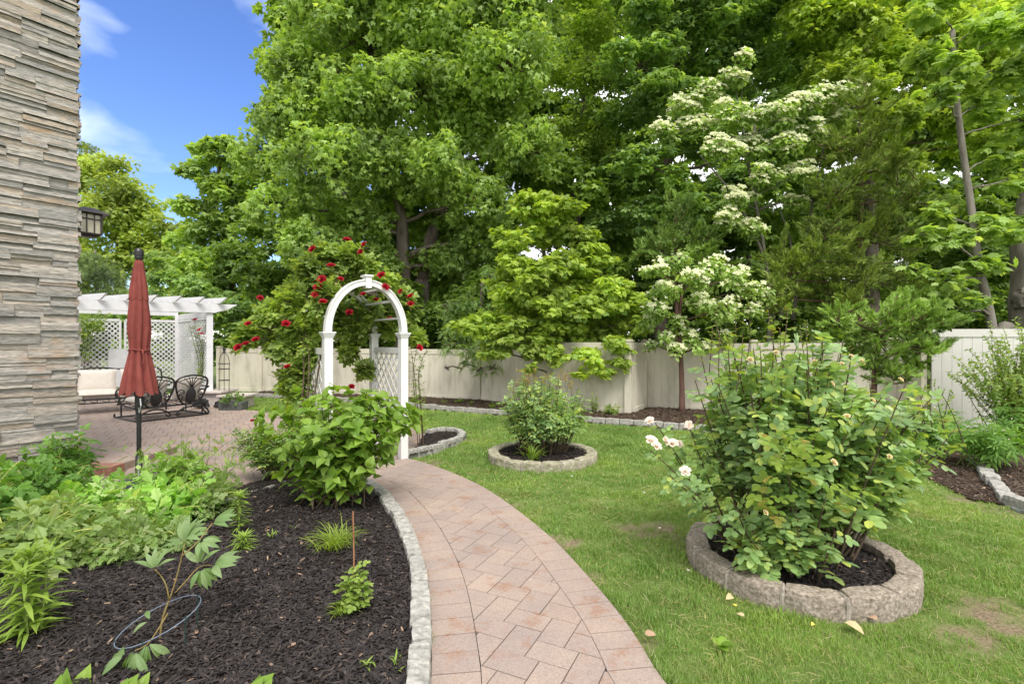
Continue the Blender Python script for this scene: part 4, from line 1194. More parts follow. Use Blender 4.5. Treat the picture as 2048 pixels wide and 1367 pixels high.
# --- side chair half hidden by the wall
F3 = Fr((-8.25, 8.75), (.9, .43), (-.43, .9))
ch = empty('patio_chair', tuple(F3(.2, .2, 0)), 'black metal patio chair mostly hidden behind the stone corner', 'chair')
m = MB(); pillow(m, F3(-.1, .3, .42), np.stack([F3.u, F3.z, F3.f], 1), .6, .6, .12); m.build('seat_cushion', M_CUSH, ch, True)
m = MB(); m.tube([F3(-.4, 0, .34), F3(.2, 0, .34), F3(.2, .6, .34), F3(-.4, .6, .34), F3(-.4, 0, .34)], .017, 6); m.build('seat_frame', M_BLACK, ch)
m = MB(); m.tube(arc_pts(F3, [(.22, -.05, .34), (.3, .1, .52), (.27, .3, .62), (.2, .58, .6), (.1, .7, .5)]), .016, 6); m.build('arm', M_BLACK, ch)
for (x, y) in ((.2, 0), (.2, .6), (-.4, 0), (-.4, .6)):
    m = MB(); m.tube(arc_pts(F3, [(x, y, .34), (x + .06, y - .02, .2), (x + .02, y, .1), (x + .1, y - .02, .025)]), .017, 6); m.build('leg', M_BLACK, ch)

# drain grate in the right border
dg = empty('drain_grate', (*G(2062, 1022), .02), 'round grey drain grate by the mulch at the right edge', 'drain cover')
gxy = G(2062, 1022); m = MB(); m.lathe((gxy[0], gxy[1], 0), [(.13, 0), (.13, .022), (.11, .022), (.105, .012), (.0, .012)], 24)
M_GREY = surf('grey plastic', [(.25, .27, .28), (.33, .35, .36)], 20, .6)
m.build('rim', M_GREY, dg)
for k in range(7):
    m = MB(); x = -.09 + .03 * k; hy = math.sqrt(.11 ** 2 - x * x); m.box((gxy[0] + x, gxy[1], .018), (.012, 2 * hy, .010)); m.build('grate_bar', M_GREY, dg)

# ================================================================== vegetation
M_BARK = surf('grey brown bark', [(.07, .055, .045), (.15, .12, .10), (.22, .185, .16)], 6, .9, 7, bumps=1.0, bdist=.03, bscale=22, sc3=(1, 1, .25), spec=.15)
M_BARKL = surf('pale grey bark', [(.09, .08, .065), (.16, .145, .12), (.23, .21, .18)], 6, .85, 6, bumps=.7, bdist=.015, bscale=26, sc3=(1, 1, .3), spec=.15)
M_BARKR = surf('reddish bark', [(.09, .05, .04), (.16, .095, .075)], 12, .85, 6, bumps=.7, bdist=.01, bscale=30, sc3=(1, 1, .3), spec=.15)
M_TWIG = surf('brown stems', [(.06, .042, .028), (.13, .095, .06)], 12, .8, 4)
M_TWIGT = surf('tan stems', [(.22, .15, .085), (.34, .25, .15)], 12, .8, 4)
M_STEMG = surf('green stems', [(.13, .18, .035), (.20, .26, .06)], 10, .6, 3)
M_STEMY = surf('yellow green stems', [(.30, .33, .07), (.42, .45, .12)], 10, .6, 3)

L_MAPLE = leafmat('maple leaves', [(0.190, 0.304, 0.088), (0.268, 0.414, 0.106), (0.364, 0.525, 0.144), (0.235, 0.378, 0.106), (0.471, 0.610, 0.239)], patch=.3, pscale=.7)
L_MAPLED = leafmat('dark maple leaves', [(0.157, 0.281, 0.108), (0.237, 0.383, 0.131), (0.334, 0.485, 0.166)], patch=.3, pscale=.8)
L_YELLOW = leafmat('yellow green maple leaves', [(0.253, 0.373, 0.061), (0.332, 0.462, 0.082), (0.427, 0.551, 0.114), (0.233, 0.391, 0.095)], patch=.3, pscale=1.0)
L_BRIGHT = leafmat('bright linden leaves', [(0.232, 0.372, 0.067), (0.318, 0.467, 0.093), (0.413, 0.551, 0.133)], patch=.3, pscale=.6)
L_PALE = leafmat('pale spring leaves', [(0.305, 0.407, 0.090), (0.396, 0.489, 0.135), (0.258, 0.386, 0.090)], patch=.3, pscale=.5)
L_BACK = leafmat('dark woodland leaves', [(0.109, 0.205, 0.049), (0.172, 0.286, 0.057), (0.247, 0.381, 0.083)], patch=.35, pscale=.5)  # darker leaf greens for the far woods and undergrowth
L_CEDAR = leafmat('cedar foliage', [(0.149, 0.265, 0.051), (0.209, 0.330, 0.057), (0.277, 0.396, 0.080), (0.302, 0.305, 0.067)], trans=.15, patch=.3)
L_JUNI = leafmat('juniper foliage', [(0.155, 0.285, 0.056), (0.220, 0.367, 0.077), (0.275, 0.404, 0.095)], trans=.15, patch=.3)
L_PINE = leafmat('blue green pine needles', [(0.160, 0.246, 0.102), (0.203, 0.290, 0.131)], trans=.15)
L_DOG = leafmat('dogwood leaves', [(0.232, 0.374, 0.107), (0.321, 0.471, 0.146), (0.411, 0.557, 0.200)], patch=.2)
L_BRACT = leafmat('cream bracts', [(.62, .66, .38), (.74, .75, .52), (.56, .62, .34)], trans=.3, patch=.08, tcol=(1, 1, .85))
L_ROSE = leafmat('rose leaves', [(0.208, 0.343, 0.149), (0.271, 0.425, 0.166), (0.355, 0.509, 0.217), (0.172, 0.292, 0.133), (0.540, 0.620, 0.166)], patch=.2, pscale=2.5, rough=.36, trans=.38, spec=.5)
L_ROSEY = leafmat('young rose leaves', [(.20, .31, .05), (.26, .36, .065), (.23, .33, .06), (.17, .28, .05), (.30, .24, .06)], patch=.15, pscale=2.5, rough=.42)
L_CLIMB = leafmat('climbing rose leaves', [(.24, .36, .08), (.30, .41, .11), (.17, .29, .06), (.37, .44, .17)], patch=.3, pscale=2.2)
L_HYD = leafmat('hydrangea leaves', [(0.145, 0.268, 0.036), (0.206, 0.345, 0.050), (0.261, 0.392, 0.075), (0.116, 0.226, 0.033)], patch=.2, pscale=3, rough=.45)
L_BH = leafmat('bleeding heart leaves', [(0.189, 0.377, 0.065), (0.246, 0.464, 0.087), (0.319, 0.522, 0.123), (0.464, 0.600, 0.290), (0.167, 0.348, 0.058)], patch=.2, pscale=2.0, rough=.55)
L_LILY = leafmat('lily leaves', [(0.220, 0.347, 0.060), (0.297, 0.420, 0.085), (0.176, 0.284, 0.045)], patch=.15, rough=.45)
L_PEONY = leafmat('peony leaves', [(.17, .28, .10), (.22, .33, .14), (.27, .37, .18)], patch=.1, rough=.5)
L_PEOD = leafmat('green peony leaves', [(0.123, 0.261, 0.051), (0.174, 0.334, 0.072), (0.217, 0.377, 0.087)], patch=.15, rough=.4)
L_FGRASS = leafmat('tuft grass', [(.27, .38, .05), (.34, .44, .08), (.20, .31, .04)], patch=.1)
L_SMALL = leafmat('small shrub leaves', [(0.191, 0.319, 0.078), (0.271, 0.398, 0.104), (0.351, 0.447, 0.131)], patch=.2)
def petal(name, cols, tr=.3):
    return leafmat(name, cols, trans=tr, patch=.08, tcol=(1.1, .9, .9), rough=.6)
P_RED = petal('red petals', [(.36, .005, .018), (.46, .012, .03), (.26, .004, .012)])
P_PINK = petal('pink petals', [(.60, .05, .12), (.70, .10, .18)])
P_WHITE = petal('white petals', [(.80, .72, .66), (.86, .82, .76)])
P_CREAM = petal('cream buds', [(.72, .66, .40), (.78, .62, .42), (.62, .66, .30)])

def limb_path(p0, p1, sag=.12, k=7):
    p0, p1 = np.asarray(p0, float), np.asarray(p1, float); t = np.linspace(0, 1, k)[:, None]
    L = np.linalg.norm(p1 - p0); c = (p0 + p1) / 2 + np.array([0, 0, L * sag]) + R.normal(0, L * .05, 3)
    P = (1 - t) ** 2 * p0 + 2 * t * (1 - t) * c + t * t * p1
    P[1:-1] += R.normal(0, L * .012, (k - 2, 3)); return P

def make_tree(name, label, cat, base, trunk, r0, blobs, tpl, leaf, mat, bark, dens=9, group=None, r_top=None, stuff=None, limb_r=.4, lname='crown', **kw):
    t = empty(name, (base[0], base[1], 0), label, cat, group)
    m = MB(); P = np.array([(base[0], base[1], -.1)] + [tuple(p) for p in trunk]); P = smooth_line(P, .35, 2)
    rad = np.linspace(r0, r_top or r0 * .35, len(P)); rad[0] *= 1.35
    m.tube(P, rad, 12)
    for (x, y, z, r) in blobs:
        c = np.array([x, y, z]); d = np.linalg.norm(P - c, axis=1) + .8 * np.maximum(0, P[:, 2] - c[2] + .2)
        k = int(np.argmin(d)); q = limb_path(P[k], c, .05)
        rr = rad[k] * limb_r; m.tube(q, np.linspace(rr, max(.01, rr * .35), len(q)), 7)
    mL = MB(); tips = blob_tree(mL, tpl, blobs, leaf, dens, wood=m, **kw)
    m.build('trunk', bark, t, True); o = mL.build(lname, mat, t)
    return t, tips
def PB(lst, d, jit=0.5):
    """blobs from (px,py,r_px[,dd]) at depth d"""
    out = []
    for b in lst:
        dd = d + (b[3] if len(b) > 3 else R.uniform(-jit, jit)); w = W(b[0], b[1], dd); out.append((w[0], w[1], w[2], b[2] * dd / 1000.0))
    return out
WIND = (.35, -.1, -.1)
# --- trees
make_tree('maple_tree', 'huge green maple with two dark trunks towering behind the rose covered arbor', 'tree', (-3.35, 15.3), [W(808, 600, 15.3), W(806, 480, 15.3), W(800, 380, 15.2), W(760, 260, 15), W(740, 100, 15)], .27,
          PB([(650, 30, 100), (600, 135, 85), (585, 225, 90), (545, 310, 80), (560, 410, 80), (620, 480, 80), (660, 330, 110), (700, 200, 120), (760, 60, 140), (720, 450, 80), (800, 330, 100), (840, 180, 130), (900, 40, 140), (880, 330, 80), (950, 250, 110), (960, 400, 85), (1010, 140, 120), (1040, 20, 110), (1050, 300, 90), (700, 560, 60), (620, 570, 55), (900, 520, 60, 1.2), (960, 480, 60, .8), (1000, 500, 60, 1), (760, 520, 60, 1.0), (760, -120, 150), (930, -120, 150), (640, -90, 90)], 14.2, .8),
          T_MAPLE2, .135, L_MAPLE, M_BARK, 9, group='big trees beyond the fence', up=.45, droop=.8, clump=(.15, .30), cl_sq=.95, wind=WIND)
m2 = MB(); q = smooth_line([W(845, 560, 15.8), W(862, 470, 15.8), W(900, 390, 15.6), W(925, 280, 15.2), W(960, 160, 15)], .3, 2); m2.tube(q, np.linspace(.24, .1, len(q)), 12)
q = smooth_line([W(835, 683 + 95, 15.8), W(840, 640, 15.8), W(845, 560, 15.8)], .3); m2.tube(q, .25, 12)
par = [o for o in bpy.data.objects if o.name == 'maple_tree'][0]; m2.build('trunk', M_BARK, par, True)
make_tree('maple_tree', 'open crowned tree with exposed pale forks between the pergola and the huge maple', 'tree', (-10.6, 19), [W(465, 560, 19), W(455, 480, 19), W(425, 410, 19), W(440, 330, 19)], .2,
          PB([(430, 300, 38), (395, 345, 42), (470, 330, 55), (400, 420, 45), (470, 440, 60), (370, 410, 30), (400, 520, 55), (450, 560, 60), (520, 480, 60), (360, 480, 35), (510, 350, 45), (440, 380, 50), (430, 470, 60), (380, 560, 60), (490, 520, 70), (330, 530, 50), (440, 620, 60), (360, 620, 60), (520, 600, 60), (480, 390, 55), (400, 300, 25), (455, 285, 25)], 18.5), T_MAPLE2, .2, L_MAPLE, M_BARKL, 10, group='big trees beyond the fence')
make_tree('linden_tree', 'rounded bright yellow green tree farthest back above the pergola', 'tree', (-19.5, 25), [W(240, 480, 25), W(230, 380, 25)], .3,
          PB([(200, 350, 62), (160, 340, 50), (250, 380, 55), (300, 410, 48), (180, 430, 75), (270, 460, 65), (330, 450, 40), (100, 400, 80), (220, 520, 70), (320, 520, 60), (130, 500, 60), (220, 430, 80), (280, 530, 70), (180, 590, 70), (260, 610, 70), (340, 600, 70), (350, 520, 60), (230, 330, 40), (100, 600, 80), (310, 470, 60)], 24.5), T_QLEAF, .24, L_PALE, M_BARK, 13, group='big trees beyond the fence')
make_tree('pine_tree', 'soft blue green pine just above the left end of the pergola', 'tree', (-16.6, 20), [W(195, 560, 20), W(190, 500, 20)], .12,
          PB([(185, 520, 38), (215, 555, 45), (160, 560, 45), (240, 590, 40), (180, 600, 45)], 19.5), T_NEEDLE, .16, L_PINE, M_BARKL, 9)
make_tree('spruce_tree', 'dark treetop peeking over the bright tree beside the stone wall', 'tree', (-25.5, 30), [W(170, 400, 30), W(172, 290, 30)], .25,
          PB([(168, 292, 18), (190, 300, 16), (160, 320, 30)], 29), T_NEEDLE, .3, L_CEDAR, M_BARK, 8)
make_tree('leafy_tree', 'narrow tree of small bright leaves between the huge maple and the layered maple', 'tree', (2.3, 16.6), [W(1150, 560, 16.6), W(1160, 300, 16.6), W(1175, 100, 16.6)], .16,
          PB([(1180, 60, 75), (1150, -20, 80), (1190, 160, 70), (1130, 250, 60), (1180, 290, 55), (1100, 340, 45), (1120, 150, 60), (1220, 240, 45), (1080, 360, 40)], 15.6), T_QLEAF, .15, L_BRIGHT, M_BARK, 11, group='big trees beyond the fence')
make_tree('maple_tree', 'tall maple with layered green boughs behind the white flowering dogwood', 'tree', (4.7, 15.6), [W(1320, 560, 15.6), W(1330, 380, 15.6), W(1350, 200, 15.6), W(1360, 60, 15)], .24,
          PB([(1290, 30, 90), (1280, 130, 85), (1360, 90, 100), (1420, 20, 110), (1340, 210, 95), (1250, 240, 60), (1240, 340, 60), (1300, 330, 80), (1400, 260, 90), (1460, 140, 90), (1500, 40, 100), (1560, 130, 90), (1290, 430, 60), (1380, 400, 75), (1470, 370, 80), (1540, 300, 80), (1580, 220, 80), (1380, -90, 130), (1240, -60, 90), (1210, 450, 50, .5)], 14.6, .8), T_MAPLE2, .145, L_MAPLED, M_BARK, 10, group='big trees beyond the fence', up=1.2, droop=.2, clump=(.26, .46), cl_sq=.35, wind=WIND)
make_tree('maple_tree', 'yellow green topped maple filling the sky above the cedar', 'tree', (10.8, 15), [W(1745, 560, 15), W(1740, 300, 15), W(1730, 100, 15)], .24,
          PB([(1640, 40, 85), (1600, -30, 90), (1720, 60, 95), (1700, 160, 80), (1790, 130, 95), (1820, 30, 100), (1640, 150, 70), (1860, 230, 85), (1780, 240, 70), (1900, 60, 90), (1960, 140, 90), (2010, 40, 100), (2060, 160, 100), (1700, -80, 110), (1880, -70, 110), (1800, 340, 60), (1950, 260, 80), (2050, 280, 80)], 13.2, .7), T_MAPLE2, .145, L_YELLOW, M_BARK, 9, group='big trees beyond the fence', up=1.0, droop=.3, clump=(.26, .46), cl_sq=.4, wind=WIND)
make_tree('maple_tree', 'slender grey trunked young maple with large leaves near the right edge', 'tree', (8.95, 9.1), [W(1985, 640, 9.2), W(1958, 540, 9.3), W(1945, 430, 9.4), W(1925, 300, 9.5), W(1912, 190, 9.5), W(1905, 60, 9.6)], .085,
          PB([(1900, 140, 55), (1870, 190, 40), (1960, 210, 50), (2010, 140, 60), (2030, 240, 55), (1850, 110, 45), (1990, 310, 45), (2040, 360, 50), (1870, 430, 40), (1840, 470, 38), (1900, 480, 45), (1960, 450, 45), (2020, 460, 50), (1830, 540, 30), (1890, 560, 42), (1860, 600, 28), (1960, 530, 40), (1940, 600, 30), (1950, 60, 60), (2040, 60, 60), (1850, 20, 60)], 9.3, .5), T_MAPLE, .155, L_MAPLE, M_BARKL, 9, r_top=.04, up=1.3, droop=.2, clump=(.3, .55), cl_sq=.3, limb_r=.35, wind=WIND)
# the old tree with a burl
ot, _ = make_tree('old_tree', 'massive old grey trunk with a swollen burl cut off by the right edge', 'tree', (10.95, 10.4), [W(2075, 700, 10.4), W(2050, 620, 10.4), W(2062, 560, 10.4), W(2052, 500, 10.4), W(2075, 350, 10.5), W(2100, 150, 10.6)], .36,
          PB([(2110, 250, 70), (2090, 120, 80), (2140, 380, 70), (2120, 30, 90)], 10.8), T_MAPLE, .16, L_MAPLED, M_BARKL, 8, r_top=.2)
m = MB(); bc = W(2052, 600, 10.22)
block(m, lambda u, v, w: tuple(bc + unit(np.array([u, v, w]) + 1e-6) * np.array([.24, .26, .30]) * (.75 + .12 * max(abs(u), abs(v), abs(w)))), 8, 8, 8, .09, 4, .2); m.build('burl', M_BARKL, ot, True)
m = MB(); q = limb_path(W(2015, 655, 10.0), W(1970, 690, 9.9), .1); m.tube(q, np.linspace(.16, .05, len(q)), 8); m.build('root_flare', M_BARKL, ot, True)
# bright maple over the fence
FRONT = [(950, 655, 38), (990, 700, 36, -.3), (915, 650, 24), (1010, 560, 40), (1000, 470, 25), (1270, 600, 30), (1080, 440, 50), (1030, 480, 40), (1110, 600, 60), (1150, 530, 60), (1060, 560, 55), (1040, 620, 50), (1130, 630, 60), (1200, 610, 55), (1000, 660, 40), (1150, 680, 50), (1210, 700, 40), (1080, 690, 45, -.2), (1250, 600, 45), (1270, 650, 35), (1200, 740, 26, -1.0), (1060, 735, 16, -.9), (1050, 410, 42), (1090, 400, 38), (1120, 420, 50), (1060, 470, 48), (1140, 480, 55), (1040, 530, 45), (1110, 540, 60), (1180, 510, 50), (1070, 600, 60), (1160, 590, 65), (1220, 570, 48), (1010, 590, 42), (1020, 660, 50), (1100, 660, 60), (1190, 650, 60), (1245, 640, 42), (970, 640, 34), (1230, 690, 38, -.9), (1170, 710, 38, -.9), (1110, 710, 32, -.7), (1060, 700, 32, -.4), (1240, 725, 22, -1.0), (1160, 745, 18, -1.0)]
make_tree('young_maple', 'bright yellow green young maple drooping over the taller cream fence', 'tree', (1.25, 12.1), [W(1125, 680, 12.0), W(1120, 560, 11.9), W(1110, 440, 11.8)], .09, PB(FRONT, 11.2, .4), T_MAPLE, .125, L_YELLOW, M_BARK, 11, up=1.0, droop=.45, clump=(.3, .5), cl_sq=.4, wind=(.5, -.15, -.15))
make_tree('walnut_tree', 'dark fine leaved tree whose bough hangs over the low fence beside the yellow maple', 'tree', (-.9, 14.4), [W(960, 640, 14.3), W(965, 560, 14)], .1,
          PB([(940, 600, 40), (980, 560, 45), (900, 610, 30, -.2), (920, 660, 38, -.6), (965, 700, 35, -1.2), (900, 690, 30, -1.2), (940, 700, 34, -1.5), (975, 670, 36, -.8), (1000, 620, 40), (1040, 690, 30, -1.4), (930, 725, 18, -1.6), (960, 740, 20, -1.7), (910, 660, 35), (1000, 660, 40, -.6), (950, 640, 45), (1020, 600, 40), (985, 735, 22, -1.8), (895, 735, 13, -1.6)], 13.6, .2), T_FERNY, .2, L_MAPLED, M_BARK, 9, droop=.7)

# dogwoods
def dogwood(name, label, base, trunks, r0, blobs, d, bark, nfl, leaf=.10):
    bl = PB(blobs, d, .35)
    t, tips = make_tree(name, label, 'tree', base, trunks[0], r0, bl, T_OVATE, leaf, L_DOG, bark, 9, clump=(.25, .48), cl_sq=.55, up=1.0, droop=.45, r_top=r0 * .4)
    if len(trunks) > 1:
        m = MB()
        for tr in trunks[1:]:
            q = smooth_line(tr, .2, 2); m.tube(q, np.linspace(r0 * .75, r0 * .25, len(q)), 9)
        m.build('trunk', bark, t, True)
    mb = MB(); base_z = 1.5
    for pc, rc in tips:
        n = int(R.poisson(nfl * (rc / .3) ** 2 * R.choice([.15, .6, 1.5, 3.2]) * (.6 + 1.2 * np.clip((pc[2] - base_z) / 5.0, 0, 1))))
        if n == 0: continue
        d_ = rdir(n); d_[:, 2] = np.abs(d_[:, 2]) * .9; d_[:, 1] = -np.abs(d_[:, 1])
        pos = pc + d_ * np.array([rc * 1.1, rc * 1.1, rc * .75]) + np.array([0, 0, .02])
        nr = unit(np.array([0, -1.1, .9]) + R.normal(0, .3, (n, 3))); hd = rdir(n); hd -= nr * (hd * nr).sum(1, keepdims=True)
        mb.inst(T_BRACT, pos, frames(hd, nr), R.uniform(.07, .115, n))
    o = mb.build('blossoms', L_BRACT, t); tag(o, kind='stuff')
    return t
dogwood('dogwood_tree', 'tall dogwood topped with sprays of creamy white blossom above the right fence', (6.2, 12.6), [[W(1545, 640, 12.4), W(1530, 500, 12.2), W(1500, 350, 12.1), W(1480, 220, 12)], [W(1548, 640, 12.4), W(1535, 520, 12.3), W(1470, 390, 12), W(1400, 310, 11.8)], [W(1585, 640, 12.4), W(1610, 480, 12.2), W(1640, 330, 12.1), W(1660, 230, 12)], [W(1560, 640, 12.4), W(1590, 500, 12.3), W(1560, 420, 12.1)]], .06,
        [(1485, 120, 24), (1465, 160, 34), (1420, 190, 38), (1370, 215, 36), (1330, 265, 38), (1390, 265, 45), (1450, 240, 45), (1500, 230, 38), (1440, 300, 42), (1500, 300, 40), (1560, 235, 38), (1600, 215, 42), (1650, 200, 42), (1695, 190, 36), (1680, 240, 34), (1620, 270, 36), (1570, 290, 36), (1530, 350, 34), (1470, 400, 38), (1450, 440, 36), (1600, 350, 34), (1640, 385, 32), (1680, 385, 20), (1590, 400, 28), (1500, 460, 32)], 11.6, M_BARKL, 14)
dogwood('dogwood_tree', 'small dogwood with a thin reddish trunk and white flowers in front of the jogged fence', (3.52, 10.35), [[W(1364, 760, 10.35), W(1360, 690, 10.35), W(1358, 640, 10.35), W(1365, 580, 10.35)]], .065,
        [(1305, 540, 34), (1350, 520, 32), (1330, 580, 36), (1310, 620, 34), (1385, 555, 38), (1430, 540, 36), (1470, 560, 34), (1500, 580, 30), (1400, 610, 38), (1450, 620, 36), (1360, 650, 30), (1300, 650, 26), (1500, 620, 24), (1530, 590, 24), (1350, 700, 22), (1400, 695, 26), (1330, 680, 26), (1375, 670, 26), (1440, 680, 24), (1300, 690, 18)], 10.1, M_BARKR, 9, .095)

def conifer(name, label, base, trunk, r0, blobs, d, mat, leaf, dens, **k):
    bl = PB(blobs, d, .35); t = empty(name, (base[0], base[1], 0), label, 'tree')
    m = MB(); P = smooth_line(np.array([(base[0], base[1], -.1)] + list(trunk)), .3, 2); m.tube(P, np.linspace(r0, r0 * .3, len(P)), 9)
    mL = MB()
    for (x, y, z, r) in bl:
        c = np.array([x, y, z]); q = limb_path(P[int(np.argmin(np.linalg.norm(P - c, axis=1)))], c, .03); m.tube(q, np.linspace(r0 * .25, .01, len(q)), 5)
        for _ in range(int(k.get('nb', 16))):
            dd = unit(np.array([R.normal(), R.normal() - .3, R.normal() * .6 + .25])); L = r * R.uniform(.7, 1.25)
            s = c + R.normal(0, r * .3, 3); e = s + dd * L + np.array([0, 0, L * .25]) ; q = limb_path(s, e, -.08, 6); m.tube(q, np.linspace(.012, .004, 6), 4, False)
            n = int(dens * (L / leaf)); tt = R.random(n) ** .7; pos = s + (e - s) * tt[:, None] + R.normal(0, r * .13, (n, 3)) * (1.15 - tt[:, None])
            hd = (e - s)[None] / L + R.normal(0, .45, (n, 3)) + np.array([0, 0, .25]); nr = rdir(n) * .6 + np.array([0, -.3, .8])
            mL.inst(T_CEDAR, pos, frames(hd, nr), leaf * R.uniform(.6, 1.2, n))
    m.build('trunk', M_BARKR, t, True); mL.build('crown', mat, t); return t
conifer('cedar_tree', 'tall olive green cedar with a reddish trunk right of the flowering dogwood', (8.1, 11.8), [W(1722, 600, 11.7), W(1722, 400, 11.7), W(1718, 200, 11.7)], .11,
        [(1715, 210, 35), (1740, 270, 45), (1680, 300, 45), (1760, 340, 55), (1710, 370, 55), (1660, 400, 45), (1800, 400, 50), (1740, 450, 60), (1680, 480, 55), (1790, 490, 55), (1630, 520, 50), (1720, 550, 60), (1780, 570, 50), (1590, 560, 45), (1650, 590, 50), (1560, 530, 40), (1700, 620, 45), (1550, 600, 40)], 11.4, L_CEDAR, .12, 20, nb=16)
conifer('cedar_tree', 'shorter feathery cedar rising behind the small dogwood', (4.2, 12.4), [W(1350, 560, 12.3), W(1352, 420, 12.3)], .07,
        [(1350, 420, 28), (1340, 460, 38), (1380, 480, 40), (1320, 500, 40), (1410, 500, 35), (1360, 530, 45), (1290, 510, 25), (1420, 560, 35)], 12.1, L_JUNI, .12, 20, nb=15)
conifer('juniper_bush', 'bright green juniper leaning in front of the fence left of the pale grey panels', (5.7, 7.8), [W(1745, 760, 7.8), W(1760, 680, 7.8), W(1780, 640, 7.75)], .06,
        [(1770, 640, 38), (1720, 660, 38), (1810, 650, 36), (1680, 640, 30), (1850, 650, 28), (1885, 645, 18), (1760, 700, 42), (1810, 700, 34), (1700, 710, 34), (1790, 750, 26), (1750, 745, 30), (1830, 735, 16), (1820, 605, 16), (1900, 655, 18), (1875, 690, 22), (1850, 700, 26), (1915, 640, 10), (1860, 630, 22)], 7.75, L_JUNI, .10, 20, nb=14)

# understorey and far woods
t_, _ = make_tree('woodland_shrub', 'dark green shrubbery between the pergola and the arbor above the low fence', 'shrub', (-8.0, 16.6), [W(500, 640, 16.6)], .08,
          PB([(430, 600, 40), (480, 620, 45), (540, 610, 45), (480, 660, 35), (540, 665, 35), (590, 640, 45), (390, 570, 38), (340, 560, 38), (300, 590, 38), (620, 650, 40)], 16.4), T_MAPLE2, .14, L_MAPLED, M_BARK, 9)
def woods(name, cols, d, leaf, dens, mat):
    mb = MB()
    for (px, py, r) in cols:
        dd = d + R.uniform(-1.2, 1.2); w = W(px, py, dd); rr = r * dd / 1000
        blob_tree(mb, T_MAPLE2, [(w[0], w[1], w[2], rr)], leaf, dens, None, front=.75, clump=(.3, .5), up=.7)
    tag(mb.build(name, mat), kind='stuff')
cols = []
for px in range(600, 2300, 85):
    for py in range(-180, 780, 80):
        if px < 680 and py < 60: continue
        if R.random() < .04 and 300 < py < 560: continue
        cols.append((px + R.uniform(-25, 25), py + R.uniform(-25, 25), 75))
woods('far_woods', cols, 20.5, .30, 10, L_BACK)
cols = [(px + R.uniform(-15, 15), py + R.uniform(-10, 10), 52) for px in range(540, 2200, 56) for py in (590, 640, 690)]
cols += [(px + R.uniform(-15, 15), py + R.uniform(-10, 10), 52) for px in range(100, 560, 56) for py in (640, 690)]
cols += [(px + R.uniform(-15, 15), 550 + R.uniform(-10, 10), 50) for px in range(600, 1340, 62)]
cols += [(px + R.uniform(-20, 20), py + R.uniform(-15, 15), 56) for px in range(1180, 2200, 66) for py in (430, 490, 545)]
cols += [(px, py, 60) for px, py in ((800, 400), (850, 440), (890, 400), (850, 520), (780, 480), (520, 545), (480, 520), (930, 450), (560, 560), (1030, 360), (1080, 400), (1130, 350), (1180, 390), (1180, 330), (1230, 380), (1060, 330), (1100, 470))]
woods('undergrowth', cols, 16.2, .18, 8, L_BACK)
# dark bare stems inside the wood
for i, (px, r, lab) in enumerate(((690, .08, 'thin dark trunk in the shade left of the huge maple trunks'), (1090, .07, 'thin dark trunk behind the young yellow green maple'), (1500, .09, 'dark trunk standing behind the flowering dogwood'))):
    b = W(px, 683, 17.8); t = empty('tree_trunk', (b[0], b[1], 0), lab, 'tree trunk'); m = MB()
    q = smooth_line([(b[0], b[1], -.1), (b[0] + .1, b[1], 3), (b[0] - .15, b[1] + .1, 6), (b[0] + .2, b[1], 9.5)], .4); m.tube(q, np.linspace(r * 1.4, r * .5, len(q)), 8); m.build('stem', M_BARK, t, True)

# ---------------------------------------------------------------- shoot-built shrubs
def shoots(base, targets, bow=.35, r=(.008, .003), k=9, side=None):
    out = []
    for b, t in zip(base, targets):
        b = np.asarray(b, float); t = np.asarray(t, float); L = np.linalg.norm(t - b)
        c = b + (t - b) * .5 + np.array([0, 0, 1]) * L * bow + R.normal(0, L * .06, 3)
        s = np.linspace(0, 1, k)[:, None]; out.append((1 - s) ** 2 * b + 2 * s * (1 - s) * c + s * s * t)
    return out
def leaves_on(mb, tpl, paths, per, size, t0=.3, up=.9, droop=.25, out=1.0, jit=.25, t1=1.0, sz_tip=.75, pw=1.0, pet=0.0):
    for P in paths:
        n = max(1, int(round(per * R.uniform(.8, 1.2)))); t = t0 + (t1 - t0) * (np.arange(n) + R.random(n) * .6) / n; t = np.clip(t, 0, 1) ** pw
        x = t * (len(P) - 1); i = np.minimum(x.astype(int), len(P) - 2); f = (x - i)[:, None]
        pos = P[i] * (1 - f) + P[i + 1] * f; T = unit(P[i + 1] - P[i])
        a = np.arange(n) * 2.4 + R.uniform(0, 6.28)
        u = unit(np.cross(T, np.array([.1, .2, 1.0]) + R.normal(0, .01, (n, 3)))); v = np.cross(T, u)
        d = np.cos(a)[:, None] * u + np.sin(a)[:, None] * v
        hd = d * out + T * .45 + np.array([0, 0, -droop]) + R.normal(0, jit, (n, 3))
        nr = np.array([0, 0, up]) + T * .5 + R.normal(0, jit, (n, 3))
        mb.inst(tpl, pos + unit(hd) * pet, frames(hd, nr), size * R.uniform(.7, 1.2, n) * (1 - (1 - sz_tip) * (t - t0)))
def cloud_targets(c, rad, n, shell=.5, zlo=None):
    d = rdir(n); r = shell + (1 - shell) * R.random(n) ** .7
    p = np.asarray(c) + d * r[:, None] * np.asarray(rad)
    if zlo is not None: p[:, 2] = np.maximum(p[:, 2], zlo + R.random(n) * .15)
    return p
def tubes(paths, r0, r1, n=5):
    m = MB()
    for P in paths: m.tube(P, np.linspace(r0, r1, len(P)), n, False)
    return m
_bm = {}
